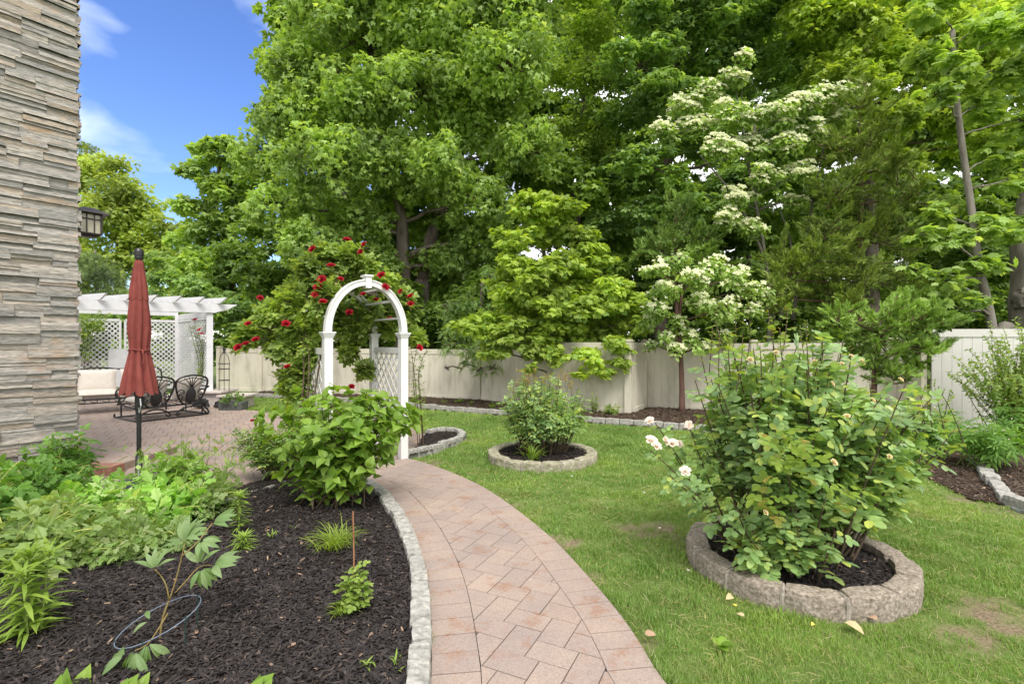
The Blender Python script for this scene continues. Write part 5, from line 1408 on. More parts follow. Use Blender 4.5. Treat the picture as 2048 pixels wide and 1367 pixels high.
def blooms(parent, tpl, mat, pts, size, name='rose_bloom', label=None):
    key = (id(tpl), mat.name)
    for p in pts:
        p = np.asarray(p, float)
        if key not in _bm:
            m = MB(); m.add(*tpl); o = m.build(name, mat); _bm[key] = o.data
        else: o = bpy.data.objects.new(name, _bm[key]); COL.objects.link(o)
        o.name = name
        o.parent = parent; o.location = Vector(p) - parent_world(parent)
        o.rotation_euler = (R.uniform(.2, 1.1), R.uniform(-.5, .5), R.uniform(-.7, .7)); s = size * R.uniform(.8, 1.2); o.scale = (s, s, s * 1.45)
        if label: o['label'] = label

# big pale rose bush in the near ring
rb = empty('rose_bush', (R2c[0], R2c[1], .1), 'large cream rose bush bursting out of the big tan stone ring', 'rose bush')
n = 190
tg = np.concatenate([cloud_targets((1.98, 3.35, 1.04), (.84, .6, .5), 112, .35), cloud_targets((1.75, 3.3, 1.2), (.52, .45, .45), 45, .5), cloud_targets((2.35, 3.35, .85), (.5, .5, .36), 40, .5)])
bs = np.array([R2c[0], R2c[1], .08]) + (tg - np.array([R2c[0], R2c[1], 0])) * np.array([.30, .30, 0]) + R.normal(0, .06, (len(tg), 3)) * np.array([1, 1, 0])
ps = shoots(bs, tg, .12)
allp = list(ps)
mL = MB(); leaves_on(mL, T_ROSE, ps, 19, .128, .36, up=.9, droop=.12, out=.9, jit=.5); mL.build('foliage', L_ROSE, rb)
# low front skirt and arching left canes
tg2 = np.array([W(1310, 845, 3.45), W(1380, 855, 3.35), W(1300, 900, 3.3), W(1340, 950, 3.1), W(1330, 880, 3.5), W(1430, 640, 3.5), W(1400, 700, 3.6), W(1390, 760, 3.4), W(1370, 970, 3.1), W(1370, 920, 3.5)])
b2 = np.array([R2c[0] - .35, R2c[1], .08]) + R.normal(0, .08, (len(tg2), 3)) * np.array([1, 1, 0])
p2 = shoots(b2, tg2, .08); allp += p2
mL = MB(); leaves_on(mL, T_ROSE, p2, 11, .12, .35)
tg3 = np.concatenate([cloud_targets((1.52, 2.98, .45), (.3, .15, .22), 15, .3), cloud_targets((1.75, 2.92, .50), (.25, .12, .2), 8, .3)])
b3 = np.array([1.8, 3.1, .08]) + (tg3 - np.array([1.8, 3.1, 0])) * np.array([.5, .5, 0]); p3 = shoots(b3, tg3, .05)
leaves_on(mL, T_ROSE, p3, 8, .125, .25); mL.build('foliage', L_ROSE, rb); allp += p3
# bud stems standing out of the top
tp = np.array([W(px, py, 3.3 + R.uniform(-.3, .3)) for px, py in ((1425, 655), (1440, 662), (1485, 665), (1500, 640), (1535, 610), (1545, 640), (1575, 612), (1560, 655), (1612, 640), (1520, 690), (1460, 680), (1640, 670), (1470, 630), (1600, 660), (1680, 700), (1850, 770), (1870, 775), (1885, 790), (1900, 785), (1840, 790), (1860, 760), (1690, 960), (1620, 860), (1585, 862), (1700, 690))])
bt = tp + np.array([0, 0, -.32]) + R.normal(0, .05, tp.shape); p4 = shoots(bt, tp, .02, k=6)
m = tubes(allp, .009, .003)
for P in p4: m.tube(P, np.linspace(.004, .002, len(P)), 5, False)
m.build('canes', M_TWIG, rb, True)
mL = MB(); leaves_on(mL, T_ROSE, p4, 5, .085, .1, droop=0, sz_tip=.5); leaves_on(mL, T_LANCE, p4, 7, .035, .55, droop=-.4)
yl = np.array([W(px, py, 2.72) for px, py in ((1545, 850), (1560, 890), (1600, 870), (1530, 940), (1625, 900), (1560, 990), (1700, 960))]); p5 = shoots(yl + np.array([.05, .2, -.3]), yl, .05)
leaves_on(mL, T_ROSE, p5, 5, .13, .3)
m = mL; n = 70; ii = R.integers(0, len(tp), n); pos = tp[ii] + R.normal(0, .022, (n, 3)); m.inst(T_BUD, pos, frames(np.array([0, 0, 1.]) + R.normal(0, .3, (n, 3)), rdir(n)), R.uniform(.018, .03, n)); m.build('young_foliage', L_ROSEY, rb)
blooms(rb, T_OPEN, P_WHITE, [W(px, py, d) for px, py, d in ((1300, 842, 3.35), (1378, 850, 3.3), (1312, 893, 3.25), (1330, 882, 3.28), (1302, 882, 3.3), (1345, 888, 3.3), (1370, 943, 3.05), (1358, 888, 3.4))], .075)
blooms(rb, T_BLOOM, P_CREAM, [W(px, py, d) for px, py, d in ((1552, 706, 3.0), (1630, 723, 2.95), (1683, 728, 2.95), (1702, 713, 3.0), (1722, 724, 3.0), (1663, 768, 2.85), (1744, 801, 2.9), (1694, 833, 2.8), (1666, 925, 2.68), (1778, 913, 2.85), (1530, 1025, 2.75), (1500, 720, 3.0), (1800, 760, 3.0))], .04, 'rose_bud')

# small ring rose
sr = empty('rose_bush', (R1c[0], R1c[1], .08), 'knee high rose bush with reddish tips growing in the small grey ring', 'rose bush')
tg = cloud_targets((R1c[0] - .02, R1c[1], .70), (.58, .48, .38), 110, .5); bs = np.array([R1c[0], R1c[1], .08]) + (tg - np.array([R1c[0], R1c[1], 0])) * np.array([.55, .45, 0])
ps = shoots(bs, tg, .08); srp = ps
mL = MB(); leaves_on(mL, T_ROSE_S, ps, 11, .125, .45, up=1.0, jit=.4); mL.build('foliage', L_ROSE, sr)
tt = np.array([(R1c[0] + R.uniform(-.42, .42), R1c[1] + R.uniform(-.3, .3), R.uniform(1.0, 1.16)) for _ in range(26)]); p6 = shoots(tt - np.array([0, 0, .25]) + R.normal(0, .03, tt.shape), tt, .02, k=5); m = tubes(srp, .007, .003)
for P in p6: m.tube(P, np.linspace(.003, .0015, len(P)), 5, False)
m.build('canes', M_TWIG, sr, True)
L_REDTIP = leafmat('reddish shoot tips', [(.30, .16, .06), (.36, .24, .08), (.25, .28, .07)], patch=.1)
mL = MB(); leaves_on(mL, T_ROSE_S, p6, 4, .06, .3, droop=-.2); leaves_on(mL, T_BUD, p6, 2, .022, .9, droop=-1); mL.build('foliage', L_REDTIP, sr)

def tuft(name, label, c, n, h, mat, spread=.8, w=1.0, z0=None, cat='grass clump', group=None, lean=(0, 0)):
    t = empty(name, (c[0], c[1], z0 or 0), label, cat, group)
    a = R.uniform(0, 6.28, n); sp = spread * R.random(n) ** .7
    hd = np.stack([np.cos(a) * sp + lean[0], np.sin(a) * sp + lean[1], np.ones(n)], 1); nr = np.stack([-np.cos(a), -np.sin(a), np.full(n, .5)], 1) + R.normal(0, .25, (n, 3))
    pos = np.stack([c[0] + R.normal(0, h * .12, n), c[1] + R.normal(0, h * .12, n), np.full(n, (z0 or 0))], 1)
    s = h * R.uniform(.55, 1.15, n); m = MB(); m.inst(T_STRAP, pos, frames(hd, nr), np.stack([s, s * .55 * w, s * 1.1], 1)); m.build('blades', mat, t); return t
L_RGRASS = leafmat('lily turf', [(.13, .22, .04), (.18, .28, .05), (.22, .31, .07)], patch=.1)
c = G(1066, 918, .09); tuft('grass_clump', 'clump of strappy grass at the front of the small grey ring', c, 60, .30, L_RGRASS, .75, z0=.085)
c = G(668, 1098, .06); tuft('grass_clump', 'bright yellow green tuft of fine grass in the dark mulch near the hydrangea', c, 190, .27, L_FGRASS, .9, .55, z0=.06)
c = G(682, 1225, .06); tuft('grass_clump', 'little yellowing tuft of grass beside the thin rose twig', c, 40, .13, L_FGRASS, 1.1, .8, z0=.05)

# hydrangea
hc = G(668, 1006, .05); hy = empty('hydrangea_bush', (hc[0], hc[1], .05), 'leafy apple green hydrangea bush without flowers before the arbor', 'shrub')
tg = np.concatenate([cloud_targets((hc[0] - .02, hc[1] + .02, .70), (.74, .50, .42), 74, .45, .3), cloud_targets((hc[0] + .3, hc[1], .8), (.45, .4, .32), 34, .5), cloud_targets((hc[0] + .05, hc[1] - .2, .42), (.5, .25, .15), 9, .4)])
bs = np.array([hc[0], hc[1], .04]) + R.normal(0, .12, tg.shape) * np.array([1, 1, 0]); ps = shoots(bs, tg, .14)
tubes(ps[::2], .007, .003).build('stems', M_TWIG, hy, True)
mL = MB(); leaves_on(mL, T_BROAD, ps, 12, .115, .16, up=1.2, droop=-.05, out=.95, pet=.02)
for P in ps: leaves_on(mL, T_BROAD, [P], 4, .11, .93, up=.5, droop=-.1, out=1.0, t1=1.0)
mL.build('foliage', L_HYD, hy)
# little red rose left of it
rc_ = G(575, 962, .05); rr_ = empty('rose_bush', (rc_[0], rc_[1], .03), 'low sprawling red rose bush at the edge of the patio left of the hydrangea', 'rose bush')
tg = np.concatenate([cloud_targets(W(560, 880, 5.35), (.42, .35, .22), 50, .4), cloud_targets(W(500, 880, 5.3), (.30, .25, .16), 22, .4), cloud_targets(W(620, 850, 5.4), (.3, .3, .3), 20, .4)])
bs = np.array([rc_[0], rc_[1], .03]) + (tg - np.array([rc_[0], rc_[1], 0])) * np.array([.3, .3, 0]); ps = shoots(bs, tg, .1)
tubes(ps, .006, .002).build('canes', M_TWIG, rr_, True)
mL = MB(); leaves_on(mL, T_ROSE_S, ps, 16, .10, .38, up=1.0); mL.build('foliage', L_ROSE, rr_)
blooms(rr_, T_BLOOM, P_RED, [W(517, 836, 5.2), W(562, 853, 5.2), W(585, 862, 5.15), W(505, 842, 5.2)], .06)

# climbing rose over the arbor
cr = empty('climbing_rose', (-2.55, 5.95, 0), 'climbing rose with deep red blooms swallowing the left side and top of the arbor', 'climbing rose')
CB = [(510, 655, 24, 6.0), (540, 620, 30, 6.1), (575, 640, 34, 6.1), (590, 590, 36, 6.2), (560, 690, 28, 6.1), (600, 700, 36, 6.1), (610, 650, 30, 6.2), (640, 560, 36, 6.3), (620, 530, 28, 6.3), (650, 500, 24, 6.4), (690, 505, 28, 6.5), (680, 540, 32, 6.5), (730, 525, 26, 6.6), (720, 555, 24, 6.7), (770, 560, 24, 6.6), (800, 590, 24, 6.8), (820, 620, 20, 6.9), (800, 640, 18, 7.0), (690, 620, 34, 7.0), (720, 650, 28, 7.1), (670, 650, 28, 6.9), (745, 620, 26, 7.1), (770, 650, 18, 7.2), (590, 770, 26, 6.1), (580, 740, 28, 6.1), (610, 840, 26, 6.0), (830, 670, 12, 6.7), (480, 680, 14, 5.9), (640, 610, 24, 6.0), (655, 585, 22, 6.0), (700, 700, 16, 7.0), (730, 735, 18, 7.0), (600, 480, 0, 6.3)]
mL = MB(); mw = MB(); root = np.array([-2.5, 5.95, 0.0])
for (px, py, rp, d) in CB:
    if rp == 0: continue
    c = W(px, py, d); r = rp * d / 1000
    tg = cloud_targets(c, (r * 1.15, r * 1.1, r), max(5, int(rp * 1.05)), .4); dirn = np.array([R.normal() * .3, R.normal() * .3, -.6])
    bs = c + (tg - c) * .15 + dirn * r; ps = shoots(bs, tg, .12, k=6)
    for P in ps: mw.tube(P, np.linspace(.004, .002, 6), 4, False)
    leaves_on(mL, T_ROSE, ps, 7, .135, .1, up=.9, droop=.2, jit=.4)
mL.build('foliage', L_CLIMB, cr)
for tgt in ([(-2.45, 5.95, 1.0), W(600, 640, 6.1), W(625, 560, 6.2), W(640, 500, 6.3)], [(-2.6, 6.1, .9), W(590, 700, 6.1), W(550, 640, 6.0), W(500, 670, 5.9)], [(-2.3, 6.0, 1.2), W(650, 600, 6.1), W(690, 540, 6.5), W(760, 550, 6.7), W(820, 610, 6.9)], [(-2.5, 6.2, .8), W(610, 600, 6.4), W(660, 520, 6.5), W(720, 510, 6.6)], [(-2.4, 5.85, .7), W(620, 700, 6.0), W(600, 620, 6.1)], [(-2.55, 6.3, 1.0), W(640, 640, 6.6), W(690, 620, 7.0), W(760, 640, 7.2)]):
    q = smooth_line([tuple(root + R.normal(0, .1, 3) * np.array([1, 1, 0]))] + tgt, .12, 2); mw.tube(q, np.linspace(.014, .005, len(q)), 6)
mw.build('canes', M_TWIG, cr, True)
red = [(627, 500, 6.2), (694, 482, 6.3), (730, 491, 6.3), (722, 505, 6.3), (662, 534, 6.1), (644, 560, 6.0), (681, 559, 6.1), (636, 576, 6.0), (646, 605, 5.85), (727, 590, 6.5), (763, 552, 6.3), (802, 584, 6.4), (822, 594, 6.5), (572, 649, 5.85), (497, 649, 5.8), (512, 681, 5.75), (477, 696, 5.75), (493, 690, 5.75), (699, 626, 6.6), (780, 638, 6.8), (838, 696, 6.6), (575, 735, 5.9), (703, 774, 6.8), (752, 601, 6.6), (821, 609, 6.5), (520, 597, 5.9), (630, 590, 5.95), (770, 575, 6.3)]
blooms(cr, T_BLOOM, P_RED, [W(a, b, c - .12) for a, b, c in red], .105)
# vine on the right post
rv = empty('climbing_rose', (-1.27, 6.75, .06), 'thin climbing rose shoots rising from the crescent bed by the right arbor post', 'climbing rose')
paths = [smooth_line([(-1.25 + a, 6.8 + b, .06), W(834 + c, 800, 6.8), W(828 + c, 740, 6.8), W(e, f, 6.8)], .08, 2) for a, b, c, e, f in ((0, 0, 0, 822, 700), (.04, .05, 8, 850, 720), (-.03, .02, -4, 836, 690), (.02, .1, 6, 858, 690))]
tubes(paths, .007, .003).build('canes', M_TWIG, rv, True); mL = MB(); leaves_on(mL, T_ROSE_S, paths, 30, .085, .2); mL.build('foliage', L_CLIMB, rv)
# vines on the pergola
pv = empty('climbing_rose', (-7.6, 12.0, .3), 'pink flowered climbing rose trained on the right lattice of the pergola', 'climbing rose')
paths = [smooth_line([W(398, 770, 11.9), W(404 + a, 720, 11.8), W(392 + a, 680, 11.8), W(385 + a, 650, 11.8)], .1, 2) for a in (-6, 0, 8, 4)]
tubes(paths, .008, .003).build('canes', M_TWIG, pv); mL = MB(); leaves_on(mL, T_ROSE_S, paths, 40, .10, .1); mL.build('foliage', L_SMALL, pv)
blooms(pv, T_OPEN, P_PINK, [W(400, 660, 11.5), W(404, 668, 11.5), W(391, 640, 11.6)], .12)
pw = empty('climbing_vine', (-10.6, 12.0, .3), 'green vine clambering on the lattice right beside the stone corner', 'climbing plant')
mL = MB(); paths = [smooth_line([W(150 + a, 800, 12.3), W(165 + a, 700, 12.1), W(170 + a, 650, 12.0), W(185 + a * 2, 628, 11.9)], .1, 2) for a in (-8, 0, 8, 16)]
leaves_on(mL, T_ROSE_S, paths, 26, .12, .45); blob_tree(mL, T_OVATE, [(*W(178, 640, 12.0), .33), (*W(165, 665, 12.0), .28), (*W(200, 655, 12.1), .2)], .07, 5); mL.build('foliage', L_SMALL, pw); tubes(paths, .008, .003).build('stems', M_TWIG, pw)

# ---------------------------------------------------------------- foreground perennials
def perennial(name, label, base, tg, tpl, lsz, per, mat, smat, cat='plant', t0=.4, r=.004, bow=.18, group=None, droop=.25, spread=.08, up=.9, n_tip=0):
    t = empty(name, (base[0], base[1], .03), label, cat, group)
    bs = np.array([base[0], base[1], .03]) + R.normal(0, spread, tg.shape) * np.array([1, 1, 0]); ps = shoots(bs, tg, bow)
    tubes(ps, r, r * .45, 5).build('stems', smat, t, True); mL = MB(); leaves_on(mL, tpl, ps, per, lsz, t0, droop=droop, up=up); mL.build('foliage', mat, t); return t
BHS = [((60, 1160), .48, .40, 'bleeding heart plant spilling over the mulch at the far left, nearest of its patch'), ((150, 1130), .40, .42, 'bleeding heart plant with silvery turned leaves lower left of the umbrella base'), ((270, 1125), .28, .36, 'bleeding heart plant sprawling flat at the right front of the patch'),
       ((330, 1060), .34, .38, 'bleeding heart plant just below the black umbrella base'), ((60, 1050), .52, .40, 'tall bleeding heart plant hiding the foot of the stone wall'), ((180, 1060), .36, .38, 'bleeding heart plant in front of the low brick step'), ((-40, 1100), .6, .45, 'bleeding heart plant cut off by the left edge'), ((400, 1040), .28, .32, 'bleeding heart plant beside the half buried granite blocks'), ((110, 990), .56, .34, 'bleeding heart plant reaching highest against the stone corner')]
L_BHS = leafmat('silvery bleeding heart leaves', [(0.204, 0.324, 0.090), (0.281, 0.378, 0.165), (0.162, 0.279, 0.060), (0.357, 0.423, 0.225)], patch=.15, pscale=2.0, rough=.5)
L_BHD = leafmat('deep green bleeding heart leaves', [(.10, .22, .04), (.14, .29, .05), (.17, .33, .07), (.12, .25, .05)], patch=.2, pscale=2.0, rough=.5)
for i, (px, h, r, lab) in enumerate(BHS):
    b = G(*px); c = (b[0], b[1] + .02, h * .58)
    tg = cloud_targets(c, (r * 1.05, r * .95, h * .55), 38, .3, .06)
    lm = (L_BHS, L_BHS, L_BHS, L_BH, L_BHD, L_BH, L_BHD, L_BHS, L_BHD)[i]
    perennial('bleeding_heart', lab, b, tg, T_BHEART2 if i % 3 else T_BHEART, (.17, .15, .14, .18, .20, .17, .19, .15, .18)[i], 6, lm, M_STEMY, t0=.3, r=.006, group='bleeding heart plants left of the patio', bow=.3)
b = G(378, 1015); tg = np.array([b[0], b[1], 0]) + np.stack([R.normal(0, .22, 26), R.normal(0, .15, 26), R.uniform(.35, .68, 26)], 1)
perennial('feathery_shrub', 'upright airy shrub with tiny ladder like leaves at the patio edge', b, tg, T_FERNY, .14, 14, L_HYD, M_TWIG, t0=.2, r=.003, bow=.1)
b = G(330, 1015); tg = np.array([b[0], b[1], 0]) + np.stack([R.normal(0, .16, 18), R.normal(0, .12, 18), R.uniform(.25, .48, 18)], 1)
perennial('leafy_perennial', 'broad leaved green plant right behind the umbrella base', b, tg, T_BHEART2, .17, 7, L_BH, M_STEMG, t0=.3, bow=.15)
def lily(label, base, stems, h, lsz, per, sp=.12, z0=.04, mat=L_LILY):
    t = empty('lily_plant', (base[0], base[1], z0), label, 'lily', 'leafy lily stems in the dark mulch')
    ps = []
    for k in range(stems):
        a = R.uniform(0, 6.28); o = R.uniform(0, sp) * np.array([math.cos(a), math.sin(a)]); hh = h * R.uniform(.75, 1.05)
        ps.append(np.array([(base[0] + o[0] * .4, base[1] + o[1] * .4, z0), (base[0] + o[0] * .7, base[1] + o[1] * .7, z0 + hh * .5), (base[0] + o[0], base[1] + o[1], z0 + hh)]))
    ps = [smooth_line(p, h / 8, 1) for p in ps]; tubes(ps, .0055, .003).build('stems', M_STEMG, t)
    mL = MB(); leaves_on(mL, T_LILY, ps, per, lsz, .12, droop=.15, jit=.15, out=1.1); leaves_on(mL, T_LILY, ps, 12, lsz * .8, .92, droop=-.35, jit=.15); mL.build('foliage', mat, t)
lily('tall clump of several lily stems with long drooping leaves at the lower left edge', G(66, 1300), 6, .42, .155, 30, .16)
lily('single lily stem with a leafy top near the half buried stones', G(478, 1078), 3, .34, .10, 30, .05)
lily('short rounded lily whorl low in the mulch beside the peony', G(488, 1120), 2, .12, .105, 26, .03)
# peony with ring
pb = G(318, 1318); px0 = np.array([pb[0], pb[1], .03]); pe = empty('peony_plant', tuple(px0), 'sparse bare stemmed peony with grey green leaflets in the foreground mulch', 'peony')
d0 = pb[1]
S = [[W(318, 1318, d0), W(322, 1240, d0), W(338, 1200, d0 + .02), W(352, 1160, d0 + .05), W(370, 1085, d0 + .1)], [W(338, 1200, d0), W(334, 1170, d0), W(322, 1150, d0), W(310, 1138, d0 - .03)], [W(350, 1185, d0), W(375, 1158, d0 + .02), W(400, 1128, d0 + .06), W(425, 1130, d0 + .08)], [W(336, 1225, d0), W(318, 1255, d0 - .06), W(295, 1290, d0 - .14), W(270, 1300, d0 - .2)], [W(365, 1110, d0), W(395, 1085, d0 + .05), W(425, 1045, d0 + .1)]]
ps = [smooth_line(s, .03, 2) for s in S]; m = MB()
for i, P in enumerate(ps): m.tube(P, np.linspace(.0055 if i == 0 else .0035, .0025, len(P)), 6)
m.build('stems', surf('peony stems', [(.16, .10, .04), (.24, .19, .06)], 12, .6), pe, True)
mL = MB()
def fan(c, n, L, hd0, spread=1.6, mat=None):
    for k in range(n):
        a = -spread / 2 + spread * k / max(1, n - 1); h = np.array(hd0, float); side = unit(np.cross(h, [0, -.3, 1.0])); v = h * math.cos(a) + side * math.sin(a)
        mL.inst(T_PEO, np.array([c]) + unit(v[None]) * .012, frames(v[None] + R.normal(0, .1, (1, 3)), np.array([[0, -.55, .8]]) + R.normal(0, .2, (1, 3))), np.array([[L * R.uniform(.7, .95), L * .8, L * .8]]))
for (a, b_, dd, n, L, h) in ((370, 1085, .1, 6, .13, (.1, 0, 1)), (365, 1090, .1, 4, .11, (-1, 0, .2)), (425, 1045, .1, 5, .13, (1, .1, .5)), (400, 1080, .05, 5, .10, (.6, 0, -.3)), (310, 1138, -.03, 5, .10, (-.1, 0, 1)), (425, 1130, .08, 5, .14, (1, 0, .3)), (402, 1135, .05, 6, .11, (.3, 0, -1)), (400, 1128, .05, 4, .12, (0, .1, 1)),
                          (270, 1300, -.2, 5, .13, (-.1, -.1, -1)), (250, 1310, -.2, 4, .11, (-1, 0, -.3)), (295, 1285, -.15, 5, .12, (.3, -.1, -1)), (300, 1240, -.1, 2, .09, (-1, 0, .1)), (370, 1075, .1, 5, .12, (.8, .2, .6))):
    fan(W(a, b_, d0 + dd), n, L, h)
mL.build('foliage', L_PEONY, pe)
rg = empty('plant_support', (pb[0], pb[1], .03), 'slanting blue grey wire support hoop on thin stakes round the peony', 'plant support')
rcx = np.array([pb[0] + .0, pb[1] + .0]); zf = lambda a: .185 + .055 * math.cos(a) + .03 * math.sin(a)
pts = [(rcx[0] + .175 * math.cos(a), rcx[1] + .15 * math.sin(a), zf(a)) for a in np.linspace(0, 2 * math.pi, 49)]
M_WIRE = surf('blue grey wire', [(.10, .13, .18), (.16, .20, .26)], 20, .4, spec=.5)
m = MB(); m.tube(pts, .0026, 6, False); m.build('hoop', M_WIRE, rg, True)
M_DGREEN = surf('dark green wire', [(.01, .03, .025), (.02, .05, .04)], 20, .5)
for a in (.9, 3.6, 4.9, 5.9):
    p = (rcx[0] + .175 * math.cos(a), rcx[1] + .15 * math.sin(a)); m = MB(); m.tube([(p[0], p[1], -.02), (p[0], p[1], zf(a) + .01)], .003, 5); m.build('stake', M_DGREEN, rg)
# thin rose twig with stake
tb = G(704, 1238); tw = empty('rose_twig', (tb[0], tb[1], .03), 'thin young rose with small leaves tied to a reddish cane in the mulch', 'plant')
m = MB(); m.tube([(tb[0], tb[1], 0), W(708, 1120, tb[1]), W(706, 1022, tb[1])], .004, 6); m.build('cane_stake', surf('cane', [(.25, .10, .05), (.34, .17, .09)], 12, .7), tw)
tg = np.array([W(690 + R.uniform(-20, 50), 1165 + R.uniform(-45, 45), tb[1] + R.uniform(-.06, .06)) for _ in range(14)]); ps = shoots(np.repeat([[tb[0], tb[1], .03]], 14, 0), tg, .1, k=6)
tubes(ps, .003, .0015).build('stems', M_TWIG, tw); mL = MB(); leaves_on(mL, T_ROSE, ps, 4, .07, .4); mL.build('foliage', L_CLIMB, tw)
# broad leaf sprouts along the bottom edge
for (px, py, n, sz, lab) in ((148, 1429, 5, .115, 'big pale green leaf tips poking up at the bottom left edge'), (238, 1439, 4, .12, 'broad pointed green leaves at the bottom edge below the peony'), (505, 1429, 6, .105, 'small broad leaf sprout at the bottom edge beneath the open mulch')):
    b = G(px, py); t = empty('leafy_sprout', (b[0], b[1], .03), lab, 'plant'); a = R.uniform(0, 6.28, n); mL = MB()
    hd = np.stack([np.cos(a) * .55, np.sin(a) * .2, np.full(n, 1.0)], 1); mL.inst(T_BROAD, np.repeat([[b[0], b[1], .03]], n, 0) + R.normal(0, .03, (n, 3)) * np.array([1, 1, 0]), frames(hd, np.array([0, -.8, .6]) + R.normal(0, .2, (n, 3))), sz * R.uniform(.8, 1.2, n)); mL.build('foliage', L_HYD, t)
# weeds in the mulch
for (px, py, lab) in ((545, 1075, 'tiny sprig in the open mulch left of the grass tuft'), (735, 1335, 'thin weed with narrow leaves near the walkway kerb at the bottom'), (795, 1330, 'small weed touching the inner side of the walkway kerb'), (460, 1015, 'small seedling beside the buried stones'), (590, 1058, 'pale little weed at the foot of the hydrangea')):
    b = G(px, py, .05); t = empty('weed', (b[0], b[1], .05), lab, 'weed', 'small weeds in the mulch'); mL = MB(); n = 12; a = R.uniform(0, 6.28, n)
    mL.inst(T_LILY, np.repeat([[b[0], b[1], .05]], n, 0) + R.normal(0, .015, (n, 3)), frames(np.stack([np.cos(a), np.sin(a), R.uniform(.4, 1.6, n)], 1), np.array([0, 0, 1.]) + R.normal(0, .3, (n, 3))), R.uniform(.03, .07, n)); mL.build('foliage', L_LILY, t)

# ---------------------------------------------------------------- right border and fence border plants
b = (7.35, 7.25); t = empty('open_shrub', (*b, 0), 'airy light green shrub with arching twigs before the pale grey fence', 'shrub')
tg = np.concatenate([cloud_targets((7.25, 7.1, 1.05), (.95, .7, .6), 110, .4, .3), cloud_targets((7.3, 7.2, 1.6), (.6, .5, .45), 40, .3)]); bs = np.array([*b, 0.]) + R.normal(0, .12, tg.shape) * np.array([1, 1, 0]); ps = shoots(bs, tg, .2)
tubes(ps, .007, .002, 4).build('stems', M_TWIG, t); mL = MB(); leaves_on(mL, T_OVATE, ps, 40, .062, .3, jit=.5); mL.build('foliage', L_SMALL, t)
for (px, py, h, r, lab) in ((1960, 940, .62, .45, 'glossy green peony clump with white buds by the right granite kerb'), (1868, 905, .62, .42, 'green peony clump partly hidden behind the cream rose bush'), (2030, 905, .7, .4, 'green peony clump at the very edge of the picture under the airy shrub')):
    b = G(px, py); tg = cloud_targets((b[0], b[1], h * .66), (r, r * .9, h * .38), 34, .5, .2)
    t = perennial('peony_bush', lab, b, tg, compound(T_LANCE, 2, .62, 50, .6), .17, 7, L_PEOD, M_STEMG, 'peony', .35, group='green peony clumps in the right border')
    blooms(t, T_BUD, P_WHITE, [tg[k] + np.array([0, 0, .04]) for k in range(0, 8)], .035, 'flower_bud')
for i, (px, py, h, lab) in enumerate(((890, 806, .16, 'low green tuft in the fence border, leftmost of the four'), (918, 806, .22, 'second low tuft along the fence border'), (944, 809, .15, 'third low tuft along the fence border'), (985, 815, .2, 'tuft in the fence border just left of the small ringed rose'), (828, 806, .3, 'leafy tuft in the fence border right of the arbor post'))):
    c = G(px, py, .04); tuft('border_tuft', lab, c, 50, h, L_RGRASS, 1.0, 1.3, z0=.04, cat='plant', group='low tufts along the fence border')
b = G(1188, 828, .04); tg = np.array([W(1188 + R.uniform(-10, 10), R.uniform(775, 815), b[1]) for _ in range(8)]); perennial('young_shrub', 'thin upright sapling in the border before the taller fence panel', b, tg, T_ROSE_S, .09, 9, L_SMALL, M_TWIG, 'shrub', .2, .005, .05, spread=.03)
b = G(1222, 832, .04); tg = cloud_targets((b[0], b[1], .2), (.2, .12, .1), 16, .4); perennial('low_rose', 'low spreading rose sprout in the border beside the fence corner', b, tg, T_ROSE_S, .10, 7, L_SMALL, M_TWIG, 'shrub', .3, .004, .1, spread=.03)

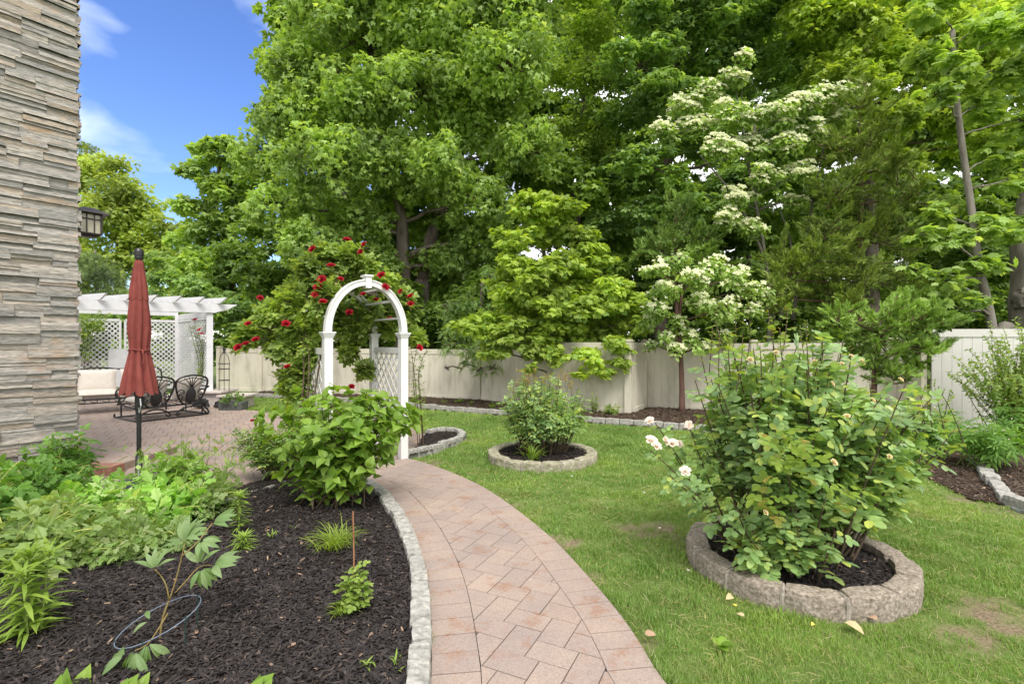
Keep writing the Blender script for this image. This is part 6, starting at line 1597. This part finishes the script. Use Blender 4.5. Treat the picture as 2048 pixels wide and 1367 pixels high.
# ---------------------------------------------------------------- litter on the lawn
M_DRY = surf('dry leaf', [(.40, .32, .17), (.55, .46, .28)], 20, .8)
M_DRYB = surf('brown leaf', [(.28, .18, .11), (.38, .26, .17)], 20, .8)
M_YPET = surf('yellow petal', [(.70, .55, .06), (.78, .62, .12)], 20, .7)
LIT = [('fallen_petal', 'white petal on the grass left of the large ring, near its front', 1376, 1142, .03, P_WHITE), ('fallen_petal', 'white petal on the lawn farther left of the large ring', 1322, 1056, .022, P_WHITE), ('fallen_leaf', 'curled pale tan leaf on the grass in front of the large ring', 1464, 1192, .055, M_DRY), ('fallen_leaf', 'yellow oval leaf standing by the large ring front stones', 1502, 1176, .04, M_YPET),
       ('fallen_petal', 'small yellow petal in the grass before the large ring', 1472, 1213, .03, M_YPET), ('fallen_petal', 'yellow petal in the near lawn below the ring', 1627, 1247, .025, M_YPET), ('fallen_leaf', 'dry crumpled leaf lying against the front stones of the large ring', 1690, 1245, .09, M_DRY), ('fallen_leaf', 'brown curled leaf at the foot of a mortar joint of the large ring', 1755, 1240, .06, M_DRYB),
       ('fallen_leaf', 'pale leaf in the near lawn between the ring and the walkway', 1488, 1233, .04, M_DRY), ('fallen_petal', 'white petal by the ring at its front left', 1462, 1165, .03, P_WHITE), ('fallen_leaf', 'tan leaf by the kerb of the walkway in the grass', 1290, 1268, .05, M_DRYB), ('fallen_petal', 'pale petal on the mulch edge at far right', 2020, 1008, .04, P_WHITE),
       ('fallen_leaf', 'pale curled leaf on the open mulch near the walkway kerb', 648, 1305, .05, M_DRYB), ('fallen_leaf', 'green leaf fragment in the mulch below the bleeding hearts', 125, 1212, .06, M_DRY), ('fallen_petal', 'white speck of petal on the middle lawn', 1290, 985, .02, P_WHITE), ('fallen_petal', 'small white petal near the small ring on the lawn', 1142, 952, .02, P_WHITE)]
for (nm, lab, px, py, s, mt) in LIT:
    b = G(px, py, .03); m = MB(); a = R.uniform(0, 6.28); tv, tf = fold([(.1, .22), (.4, .36), (.75, .24)], .35, .5)
    m.inst((tv, tf), np.array([[b[0], b[1], .035]]), frames(np.array([[math.cos(a), math.sin(a), .35]]), np.array([[.2, -.5, .9]])), np.array([s])); tag(m.build(nm, mt, origin=(b[0], b[1], .03)), lab, 'fallen leaf' if 'leaf' in nm else 'fallen petal')
c = G(1440, 1298); t = empty('clover_weed', (c[0], c[1], 0), 'broad leaved green weed growing in the lawn near the bottom', 'weed'); mL = MB(); n = 7; a = R.uniform(0, 6.28, n)
mL.inst(T_ROUND, np.repeat([[c[0], c[1], .02]], n, 0), frames(np.stack([np.cos(a), np.sin(a), R.uniform(.2, .9, n)], 1), np.repeat([[0, -.2, 1.]], n, 0)), R.uniform(.04, .075, n)); mL.build('foliage', L_HYD, t)
